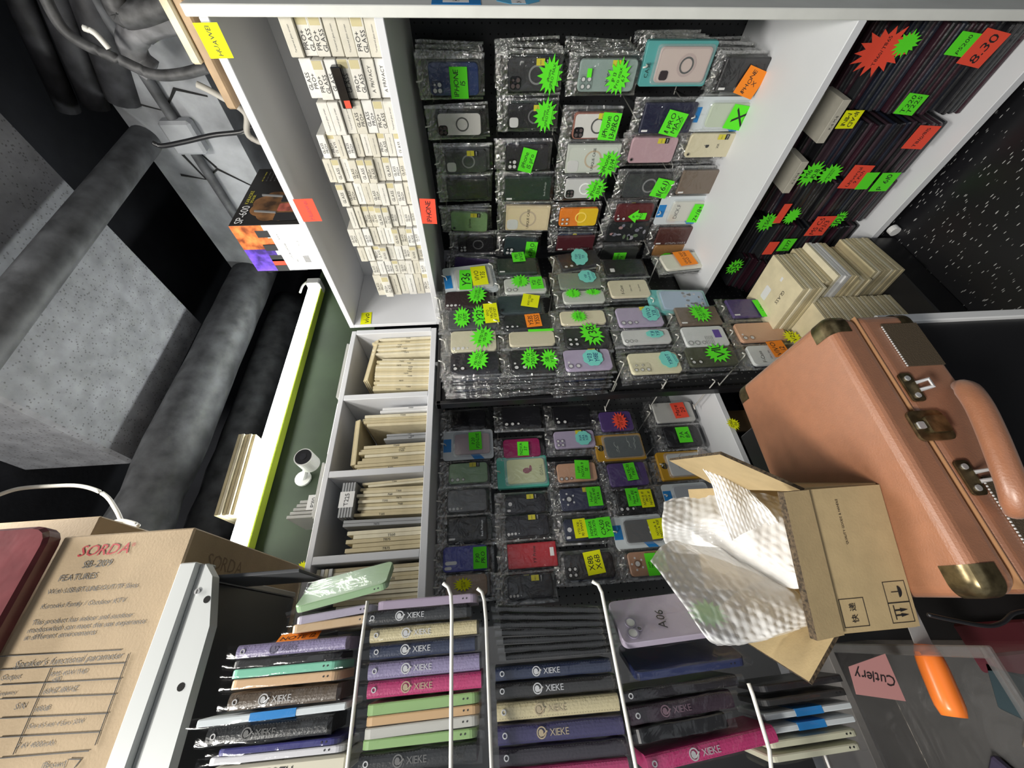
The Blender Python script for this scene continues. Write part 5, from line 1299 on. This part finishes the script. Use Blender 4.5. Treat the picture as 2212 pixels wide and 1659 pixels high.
for k in range(7):
    mb = MB(); c = [(0.10, 0.09, 0.12), (0.05, 0.03, 0.03), (0.14, 0.12, 0.10), (0.03, 0.05, 0.06), (0.10, 0.02, 0.03), (0.2, 0.2, 0.2), (0.05, 0.04, 0.08)][k]
    mb.bbox((-.05, -.03, 0), (.05, .03, .012), .003, cmat(c))
    tag(mb.build('small_packet', None, Matrix.Translation((-.33 + .062 * (k % 5) + .02, .60 + .12 * (k // 5) + .03, CT + .005 + .0 * k)) @ Matrix.Rotation(.4 * k, 4, 'Z')), 'dark small packet at the bottom of the clear bin', 'packet', 'packets in the clear bin')
cable('cable', [P(u, v, 'Y', .47) for u, v in ((2005, 1328), (2060, 1340), (2130, 1352), (2165, 1345), (2190, 1325), (2230, 1318))], .0022, BLACKP, 'black cable along the front of the clear bin', n=6)

# ================================================================ STACKS OF ENVELOPES BY THE FLOOR
mb = MB(); mb.bbox((.68, .82, FL), (1.085, 1.16, -1.372), .004, BLACKP); tag(mb.build('plinth_box'), 'low black plinth on the floor under the card envelope stacks', 'plinth')
mb = MB(); mb.cyl(0, 0, .016, 0, .02, WHITEL, frame((1.085, .80, FL + .016), (0, 1, 0), (0, 0, 1), (1, 0, 0)), 16); tag(mb.build('castor'), 'small white castor on the floor by the bottom shelf', 'castor')
EPF = {}


def flat_env(x, y, z, w_, t, m, lab, grp, rot=0, top=None, dep=.19):
    key = (m.name, round(w_, 3), top)
    M = Matrix.Translation((x, y, z)) @ Matrix.Rotation(rot, 4, 'Z')
    if key not in EPF:
        mb = MB(); mb.bbox((-w_ / 2, 0, 0), (w_ / 2, dep, t), .0009, m)
        if top:
            T_ = frame((0, dep * .42, t + .0004), (0, 1, 0), (-1, 0, 0), U); mb.text(top, 0, w_ * .2, 0, .07, .014, INK, T_); mb.prism(rrect(.05, .03, .006, .03, -w_ * .14), 0, .0003, ENVW, T_); mb.box((-.055, -.005, 0), (-.040, .005, .0003), ENVW, T_)
        o = mb.build('card_envelope', None, M); EPF[key] = o
    else: o = copyob(EPF[key], M)
    tag(o, lab, 'envelope', grp)


n = 30
for k in range(n):
    x = .975 + (.018 if k < 9 else 0) - (.030 if k > 22 else 0) + random.uniform(-.003, .003); y = .835 - (.02 if k < 9 else 0) - (.02 if 13 < k < 20 else 0)
    flat_env(x, y, -1.3715 + .0122 * k, .19, .0098, ENVW if k in (16, 17, 18) else ENVM[k % 4 if k % 5 else 2], 'flat card envelope, %s up in tall stack beside the cabinet' % ORD[k + 1], 'card envelopes stacked by the floor', .08, 'GLASS' if k == n - 1 else None)
for k in range(24):
    flat_env(.778 + random.uniform(-.004, .004), .885, -1.3715 + .0122 * k, .185, .0098, ENVM[(k * 3) % 4], 'flat card envelope, %s up in the shorter stack behind the suitcase' % ORD[k + 1], 'card envelopes stacked by the floor', .04)
mb = MB(); tagmesh(mb, 'star', YELLOW, 0, 0, .06, .06, 0, 'V25'); q = P(1712, 728, 'Y', .99)
tag(mb.build('price_tag', None, frame(q, Vector((1, 0, 0)), U, Vector((0, -1, 0)))), 'yellow starburst tag behind the suitcase corner', 'tag')
for k in range(3):
    mb = MB(); mb.prism(rrect(.20, .09, .012), 0, .010, cmat(((.14, .085, .04), (.05, .045, .04), (.012, .012, .014))[k], .3), inset=.002)
    tag(mb.build('phone_case', None, frame((.63 - .03 * k, 1.30 + .06 * k, -1.0 - .05 * k), (0, 0, 1), (1, 0, 0), (0, -1, 0))), ('brown', 'dark grey', 'black')[k] + ' long case in the gap below the far lower shelf', 'phone case', 'cases below the far shelf')

# ================================================================ NEAR RACK OF WALLET CASES (left side)
YR = .72
rk = root('wire_rack', Matrix.Translation((-.36, .95, FL)), 'white framed display rack on the left with wallet cases on wires', 'rack')
ro = Vector((-.36, .95, FL))


def rbx(name, lo, hi, m, label=None):
    mb = MB(); mb.bbox(Vector(lo) - ro, Vector(hi) - ro, .002, m); return mb.build(name, rk, label=label)


qa = P(432, 1215, 'Y', .75); qb = P(396, 1216, 'Y', .75); qc = P(447, 1225, 'Y', .75); qd = P(465, 1240, 'Y', .75)
rbx('top_rail', (-.50, .742, qa.z), (qa.x, .775, qb.z), ALU)
rbx('top_rail', (-.50, .752, qc.z), (qa.x - .002, .775, qa.z), mat('rail_groove', (0.33, 0.34, 0.34), .4, .3))
mb = MB(); z1, z0 = qc.z - .0, P(452, 1353, 'Y', .75).z
xs = P(452, 1353, 'Y', .75).x
zb_ = P(368, 1659, 'Y', .75).z
pl = [(qa.x - .004, qc.z), (qd.x - .004, qd.z), (xs, z0 - .004), (-.50, P(380, 1640, 'Y', .75).z - .004), (-.50, qc.z)]
M = frame((0, .744, 0) - ro if False else Vector((0, .744, 0)) - ro, (1, 0, 0), (0, 0, 1), (0, -1, 0))
mb.prism(pl, -.02, 0, ALU, M)
for u, v, r_, m_ in ((447, 1295, .0055, HOLE), (391, 1484, .0055, HOLE)):
    q = P(u, v, 'Y', .744); mb.cyl(q.x, q.z, r_, 0, .0004, m_, M, 12)
q = P(427, 1278, 'Y', .744); mb.cyl(q.x, q.z, .0045, .0, .0025, SILVER, M, 12); mb.box((q.x - .003, q.z - .0006, .0025), (q.x + .003, q.z + .0006, .003), INK, M)
mb.build('rail_flange', rk)
rbx('side_rail', (qd.x - .004, .776, qb.z - .032), (qd.x + .008, 1.13, qb.z - .004), mat('rail_metal', (0.40, 0.39, 0.38), .35, .3))
rbx('top_board', (-.50, .776, qb.z - .030), (qd.x - .005, 1.13, qb.z - .012), mat('dark_acrylic', (0.085, 0.088, 0.095), .3))
rbx('side_panel', (qd.x - .003, .776, .36), (qd.x + .003, .90, qb.z - .033), MATS['dark_acrylic'])
rbx('back_panel', (-.50, 1.13, -.66), (.03, 1.14, qc.z), mat('dark_acrylic', (0.085, 0.088, 0.095), .3))
rbx('left_panel', (-.52, .60, FL), (-.50, 1.15, qb.z), ALU)
RX, RY, RZ = Vector((0, 0, -1)), Vector((1, 0, 0)), Vector((0, -1, 0))


def rack_wire(pts, y, label):
    p = [P(u, v, 'Y', y) for u, v in pts]; p.append(Vector((-.50, y, p[-1].z)))
    mb = MB(); mb.tube(p, .0027, WIREM, n=10); tag(mb.build('rack_wire', None, smooth=True), label, 'hook', 'white wires of the near rack')


rack_wire([(957, 1260), (968, 1268), (974, 1285), (976, 1320), (974, 1659)], .66, 'white bent-tip wire crossing in front of the upper wallet cases')
rack_wire([(1031, 1271), (1041, 1279), (1046, 1296), (1050, 1340), (1062, 1659)], .70, 'white bent-tip wire above the black wallet row')
rack_wire([(1279, 1256), (1292, 1263), (1300, 1280), (1308, 1320), (1374, 1659)], .70, 'white bent-tip wire below the black wallet row')
rack_wire([(1617, 1476), (1626, 1500), (1662, 1620), (1666, 1659)], .68, 'white wire end beside the pink wallet, lowest')
rack_wire([(794, 1298), (778, 1410), (752, 1640)], .72, 'thin white wire between the two upper wallet rows')


def logo(mb, cx, cy, s, m, M, z):
    mb.ring(cx - s * 1.15, cy, s * .36, s * .46, z - .0003, z + .0003, m, M, 20)
    mb.prism(cloud(cx - s * 1.2, cy - s * .02, s * .24, s * .28), z - .0003, z + .0002, m, M); mb.tube([(cx - s * 1.05, cy - s * .25, z), (cx - s * .6, cy + s * .1, z)], s * .07, m, M, n=4)
    mb.text('XIEKE', cx + s * .55, cy, z + .0003, s * 2.2, s * .55, m, M)


LBAG = film('wallet_bag', (1, 1, 1), .05, .12, .3, 16)


def ritem(px, kind, col, label, tilt=0.0, roll=0.0, logoc=None, dep=.082, bag=True, y=YR, extra=None):
    u0, v0, u1, v1 = px; uc, vc = (u0 + u1) / 2, (v0 + v1) / 2
    c = P(uc, vc, 'Y', y); L_ = abs(P(u0, vc, 'Y', y).z - P(u1, vc, 'Y', y).z); T_ = abs(P(uc, v0, 'Y', y).x - P(uc, v1, 'Y', y).x)
    M = frame(c, RX, RY, RZ) @ Matrix.Rotation(math.radians(tilt), 4, 'Z') @ Matrix.Rotation(math.radians(roll), 4, 'X')
    r = root({'wallet': 'wallet_phone_case', 'case': 'phone_case', 'card': 'blister_pack', 'box': 'boxed_phone_case'}[kind], M, label, 'phone case', 'phone cases on the near rack')
    if roll: T_ = .011
    mb = MB(); lm = mat('leather_%02x%02x%02x' % tuple(int(255 * q) for q in col), col, .36, bump=.35, bscale=260)
    if kind == 'wallet':
        n = 8; pr2 = [(-dep, T_ / 2), (-dep, -T_ / 2)] + [(-.006 + .006 * math.cos(a), T_ / 2 * math.sin(a)) for a in [(-math.pi / 2) + math.pi * k / n for k in range(n + 1)]]
        # profile in (z,y), extruded along x
        vs = [(sx_ * L_ / 2, p[1], p[0]) for sx_ in (-1, 1) for p in pr2]; m_ = len(pr2)
        mb.add(vs, [[k, (k + 1) % m_, m_ + (k + 1) % m_, m_ + k] for k in range(m_)] + [list(range(m_)), [m_ + k for k in range(m_)][::-1]], lm)
        for k in range(int(L_ / .004)):
            for s in (-1, 1): mb.box((-L_ / 2 + .003 + k * .004, s * T_ * .36 - .0003, -.0028), (-L_ / 2 + .005 + k * .004, s * T_ * .36 + .0003, -.0016), cmat(tuple(min(1, q * .6 + .02) for q in col)))
        mb.build('cover', r)
        if T_ > .012:
            m2 = MB(); m2.ring(-L_ / 2 + .010, 0, .0022, .0036, .0, .0012, SILVER, n=14); m2.build('eyelet', r)
        if logoc is not None:
            m3 = MB(); logo(m3, -L_ * .06, 0, min(T_ * .8, .0150), logoc, None, .0006); m3.build('logo', r)
    elif kind == 'case':
        Mz = Matrix.Rotation(-math.pi / 2, 4, 'X')
        mb.prism(rrect(L_, dep, .010, 0, -dep / 2), -T_ / 2, T_ / 2, cmat(col, .4), frame((0, 0, 0), (1, 0, 0), (0, 0, 1), (0, 1, 0)) if False else Matrix(((1, 0, 0, 0), (0, 0, 1, 0), (0, 1, 0, 0), (0, 0, 0, 1))), inset=.0015)
        mb.build('case', r)
        m2 = MB()
        for k in (0, 1): m2.cyl(L_ * .36 + .006 * k, 0, .0012, -.0002, .0006, INK, n=8)
        m2.build('speaker_holes', r)
    elif kind == 'card':
        mb.bbox((-L_ / 2, -T_ / 2, -dep), (L_ / 2, T_ / 2, 0), .0015, CARDW); mb.build('card', r)
        m2 = MB(); m2.box((-L_ * .15, -T_ / 2 - .0003, -dep * .8), (L_ * .16, T_ / 2 + .0006, .0004), BLUEC); m2.build('blue_print', r)
    else:
        mb.bbox((-L_ / 2, -T_ / 2, -dep), (L_ / 2, T_ / 2, 0), .003, cmat(col, .5)); mb.build('box', r)
        m2 = MB(); m2.text('TOTU', L_ * .0, 0, .0008, L_ * .22, .012, INK); m2.build('lettering', r)
    if bag:
        m2 = MB(); b_ = .005; rn = random.uniform(0, 50)
        def fn(u, v):
            a = 2 * math.pi * v; s_ = (abs(math.cos(a)) ** .35) * (1 if math.cos(a) > 0 else -1); q_ = (abs(math.sin(a)) ** .35) * (1 if math.sin(a) > 0 else -1)
            x_ = -L_ / 2 - .011 + (L_ + .019) * u; e = .0025 * noise.noise(Vector((x_ * 50, a * 2, rn)))
            return (x_, s_ * (T_ / 2 + .0028 + e), -dep / 2 + q_ * (dep / 2 + .004 + e))
        m2.grid(fn, 16, 24, LBAG); m2.build('bag', r, smooth=True)
    if extra: extra(r, L_, T_)
    return r


IND = (0.035, 0.03, 0.10); LAV = (0.23, 0.20, 0.34); PNK = (0.42, 0.035, 0.14); GLD = (0.50, 0.44, 0.27); BKL = (0.016, 0.017, 0.019); NVL = (0.018, 0.026, 0.062)
GRC = (0.26, 0.42, 0.17)
# first row
ritem((640, 1318, 800, 1336), 'case', (0.36, 0.33, 0.42), 'pale lilac case under the tilted green case on the rack', 5, 0)
ritem((630, 1338, 800, 1356), 'case', (0.50, 0.36, 0.22), 'wood-brown case wedged above the lavender wallet', 3, 0)
ritem((640, 1272, 835, 1312), 'case', (0.24, 0.38, 0.21), 'green case with glare lying tilted at the rack top', 10, 34)


def otag(r, L_, T_):
    m2 = MB(); tagmesh(m2, 'rect', ORANGE, 0, 0, .062, .032, 0, 'NOTE 12', 0, None, Matrix.Translation((0.0, T_ / 2 + .0045, -.02)) @ Matrix.Rotation(-math.pi / 2 + .5, 4, 'X') @ Matrix.Rotation(.1, 4, 'Z')); m2.build('price_tag', r)


ritem((513, 1384, 745, 1413), 'wallet', LAV, 'lavender wallet case with orange tag at the rack top', 0, 0, cmat((.12, .11, .17)), extra=otag)
ritem((503, 1418, 728, 1434), 'case', (0.014, 0.014, 0.016), 'black case edge between lavender wallet and mint case')
ritem((500, 1437, 730, 1456), 'case', (0.20, 0.52, 0.38), 'mint green case edge under the lavender wallet')
ritem((498, 1459, 730, 1480), 'case', (0.60, 0.40, 0.24), 'peach case edge under the mint case')
ritem((495, 1488, 725, 1526), 'wallet', (0.10, 0.075, 0.055), 'bronze wallet case with silver logo under the peach case', 0, 0, SILVER)
ritem((430, 1536, 745, 1553), 'card', (1, 1, 1), 'white and blue blister card lying under the bronze wallet', 1)
ritem((448, 1558, 705, 1602), 'wallet', BKL, 'black wallet case with dark logo below the blue card', 0, 0, INKG)
ritem((470, 1606, 730, 1621), 'case', (0.03, 0.03, 0.17), 'blue case edge below the black wallet')
ritem((450, 1624, 740, 1640), 'case', (0.62, 0.62, 0.66), 'white case edge with clear bumper, above the cream box')
ritem((455, 1645, 745, 1690), 'box', (0.60, 0.57, 0.46), 'cream box with black lettering at the bottom of the pile', bag=False)
# second row
row2 = [('case', (0.34, 0.28, 0.38), 815, 1290, 1030, 1309, 'mauve case on top of the second wallet pile', None), ('wallet', BKL, 792, 1311, 1008, 1343, 'black wallet case with bright silver logo, silver corner', SILVER),
        ('wallet', GLD, 800, 1348, 1030, 1379, 'gold wallet case with silver logo above a navy one', SILVER), ('wallet', NVL, 800, 1383, 1026, 1416, 'navy wallet case with white logo under the gold one', SILVER),
        ('wallet', LAV, 796, 1421, 1036, 1459, 'lavender wallet with grey logo in the second pile', SILVER), ('wallet', PNK, 794, 1461, 1040, 1499, 'raspberry pink wallet with grey logo in the second pile', GOLDF),
        ('case', GRC, 792, 1508, 1035, 1533, 'apple green case edge under the raspberry wallet', None), ('case', (0.55, 0.36, 0.19), 790, 1535, 1036, 1556, 'tan case edge below the apple green case', None),
        ('case', (0.48, 0.48, 0.45), 786, 1559, 1035, 1583, 'translucent white case edge below the tan case', None), ('case', GRC, 782, 1586, 1030, 1608, 'green case edge below the translucent white case', None),
        ('wallet', BKL, 775, 1616, 1030, 1662, 'black wallet case at the foot of the second pile', INKG)]
for kd, c, a, b_, d, e, lab, lg in row2: ritem((a, b_, d, e), kd, c, lab, 0 if kd == 'wallet' else random.uniform(0, 2), 0, lg)
# third row
for k in range(7):
    ritem((1075 + 3 * k, 1308 + 16 * k, 1312 + 2 * k, 1322 + 16 * k), 'wallet', (0.014, 0.014, 0.015), 'black stitched wallet edge, %s in the black fan on the rack' % ORD[k + 1], -5 + .7 * k)
row3 = [(NVL, 1070, 1431, 1322, 1462, 'navy wallet case with white logo under the black fan', SILVER), ((0.02, 0.019, 0.019), 1070, 1466, 1334, 1501, 'charcoal wallet case with white logo over the gold one', SILVER),
        (GLD, 1073, 1508, 1340, 1549, 'gold snakeskin wallet case in the third pile', GOLDF), (IND, 1075, 1556, 1350, 1601, 'indigo wallet case with bronze logo in the third pile', GOLDF),
        ((0.025, 0.02, 0.03), 1078, 1606, 1358, 1646, 'plain black wallet case above the pink one', None), (PNK, 1080, 1650, 1362, 1690, 'pink wallet case cut off by the bottom of the third pile', None)]
for c, a, b_, d, e, lab, lg in row3: ritem((a, b_, d, e), 'wallet', c, lab, -.6, 0, lg)


def a06(r, L_, T_):
    m2 = MB(); M = frame((0, T_ / 2 + .0005, -.041), (0, 0, 1), (1, 0, 0), (0, 1, 0))
    for x_, y_, q_ in ((.026, -.058, .0085), (.008, -.055, .0085), (.020, -.045, .004)): m2.cyl(x_, y_, q_, 0, .0012, LENSW if q_ > .005 else INKG, M, 16); m2.ring(x_, y_, q_ * .8, q_ * 1.1, 0, .0016, cmat((.3, .27, .36)), M, 16)
    m2.build('camera_cutout', r)
    m3 = MB(); M2_ = frame((.01, T_ / 2 + .0012, -.03), (0, 0, -1), (1, 0, 0), (0, -1, 0)); m3.text('A06', 0, 0, 0, .034, .02, INK, frame((-.004, T_ / 2 + .0012, -.034), Vector((0.2, 0, -1)).normalized(), Vector((-1, 0, -.2)).normalized(), (0, 1, 0)) , jit=.1); m3.build('handwriting', r)
    m4 = MB(); tagmesh(m4, 'star', GREEN, 0, 0, .06, .05, 0, '', 0, None, frame((L_ * .48, T_ / 2 + .003, -.03), (1, 0, 0), (0, 0, -1), (0, 1, 0))); m4.build('price_tag', r)


ritem((1345, 1366, 1560, 1400), 'case', (0.42, 0.37, 0.47), 'lilac phone case with handwriting and green starburst on the rack', 2, 52, dep=.078, extra=a06)
ritem((1370, 1424, 1618, 1468), 'case', (0.018, 0.026, 0.085), 'dark blue phone case below the lilac one', 2, 25)
ritem((1345, 1474, 1600, 1500), 'wallet', (0.016, 0.014, 0.018), 'black wallet edge below the dark blue case', 2)
ritem((1360, 1508, 1590, 1550), 'wallet', (0.03, 0.017, 0.028), 'aubergine wallet case with faint logo', 3, 0, cmat((.16, .1, .13)))
ritem((1370, 1556, 1580, 1590), 'case', (0.010, 0.010, 0.012), 'black case with dim lenses above the pink wallet', 3)
ritem((1392, 1598, 1690, 1640), 'wallet', PNK, 'pink wallet case with white logo, lowest pile of the rack', 5, 0, SILVER)
for k, (c, lab) in enumerate((((.02, .02, .024), 'black blister card, top of the lowest pack pile'), ((.03, .03, .035), 'dark blister card, second in the lowest pack pile'), ((1, 1, 1), 'white and blue blister card, middle of the lowest pack pile'), ((1, 1, 1), 'white and blue blister card, fourth in the lowest pack pile'), ((.6, .6, .45), 'cream phone case, upper of two in the lowest pack pile'), ((.62, .62, .48), 'cream phone case at the foot of the lowest pack pile'))):
    kd = 'card' if k in (2, 3) else 'case'
    ritem((1640 + 4 * k, 1468 + 30 * k, 1830 + 8 * k, 1484 + 30 * k), kd, c, lab, 1.5, 0, y=.74)

# cartons on the rack
SY = .749; qz = P(406, 1140, 'Y', .75); BZ = qb.z + .001
sb = root('speaker_box', Matrix.Translation((0, .75, BZ)), 'brown speaker carton with red capitals lying on the near rack', 'box')
SBM = mat('brown_carton', (0.40, 0.30, 0.19), .75, bump=.2, bscale=250, var=.05, vscale=20)
mb = MB(); mb.bbox((-.62, 0, 0), (qz.x, .47, P(140, 1155, 'Y', .75).z - BZ), .003, SBM); mb.build('carton', sb)
mb = MB()


def stx(txt, u, v, wpx, hpx, m, rot=0, sh=0):
    q = P(u, v, 'Y', SY); k = q.length / ray(u, v).length
    mb.text(txt, 0, 0, 0, wpx * k, hpx * k, m, Matrix.Translation((0, -.75, -BZ)) @ frame((q.x, SY - .0004, q.z), RX, RY, RZ), rot=rot, shear=sh)


stx('SORDA', 228, 1186, 118, 24, INKR, sh=.2); stx('®', 290, 1176, 10, 8, INKR); stx('SB-2109', 212, 1217, 62, 15, INKG); stx('FEATURES', 170, 1246, 88, 13, INKG)
stx('With USB/BT/LINE/OUT/TF Slots', 202, 1271, 185, 12, INKG); stx('Karaoke Family / Outdoor KTV', 182, 1303, 172, 12, INKG); stx('This product has indoor and outdoor', 180, 1336, 205, 12, INKG)
stx('modeswhich can meet the use experience', 190, 1351, 240, 12, INKG); stx('in different environments', 132, 1371, 145, 11, INKG); stx("Speaker's functional parameter", 150, 1425, 220, 17, INKG, sh=.2)
for t_, u, v, w_ in (('Output', 25, 1462, 40), ('RMS 40W/THD', 150, 1453, 75), ('≤10%', 122, 1468, 30), ('frequency', 15, 1497, 40), ('60HZ-18KHZ', 132, 1490, 70), ('S/N', 45, 1525, 60), ('≥80dB', 92, 1530, 32), ('One 6.5 inch 4 Euro 20W', 122, 1563, 115), ('7.4V 4000mAh', 78, 1608, 78), ('[Brown]', 118, 1651, 52)): stx(t_, u, v, w_, 11, INKG)
sl3 = lambda u, v: P(u, v, 'Y', SY - .0004) - Vector((0, .75, BZ))
for ln in (((0, 1418), (262, 1404)), ((0, 1447), (270, 1432)), ((0, 1480), (262, 1466)), ((0, 1510), (250, 1500)), ((0, 1552), (234, 1541)), ((0, 1593), (215, 1581)), ((0, 1638), (192, 1622)), ((278, 1412), (205, 1610)), ((110, 1443), (28, 1630)), ((175, 1640), (160, 1659)), ((150, 1640), (175, 1640))):
    mb.tube([sl3(*ln[0]), sl3(*ln[1])], .0007, INKG, n=4)
mb.build('printing', sb)
mb = MB(); M = Matrix.Translation((0, 0, 0)) @ frame((qz.x - .045, .12, -.0004), (0, 1, 0), (1, 0, 0), (0, 0, -1)); mb.text('SORDA', 0, 0, 0, .12, .03, mat('faint_print', (0.24, 0.17, 0.11), .8), M); mb.build('faint_lettering', sb)
b2z = P(140, 1155, 'Y', .75).z + .0008; q2 = P(146, 1119, 'Y', .80)
mb = MB(); mb.bbox((-.62, .80, b2z), (q2.x, 1.17, b2z + .35), .003, SBM); tag(mb.build('carton'), 'second brown carton on top of the lettered speaker carton', 'box')
mq = P(117, 1133, 'Y', .722)
mb = MB(); pts = [p for p in rrect(.62, .50, .030, mq.x - .31, mq.z + .25)]
mb.prism(pts, 0, .026, mat('maroon_film', (0.13, 0.035, 0.04), .2, coat=.6, bump=.5, bscale=20, var=.2, vscale=20), frame((0, .748, 0), (1, 0, 0), (0, 0, 1), (0, -1, 0)), inset=.006)
tag(mb.build('wrapped_box'), 'maroon box in shiny film with rounded corner before the carton', 'box')
shelf_tag((640, 1212, 668, 1240), '', 'star', 'y', 'Y', 1.22, 'yellow starburst tag at the far end of the speaker carton')
cable('cable', [P(u, v, 'Y', 1.0) for u, v in ((-10, 1072), (40, 1056), (110, 1050), (175, 1050), (225, 1068), (250, 1100), (263, 1128))], .005, WIREM, 'white cable arching over the brown cartons')
cable('cable', [P(u, v, 'Y', .95) for u, v in ((240, 1130), (262, 1124), (290, 1130), (298, 1136), (270, 1133), (245, 1134))], .004, WIREM, 'white cable coiled behind the speaker carton')
cable('cable', [P(u, v, 'X', .9) for u, v in ((1905, 665), (1925, 652), (1965, 651))], .0018, WIREM, 'thin white wire sticking up behind the suitcase', n=5)
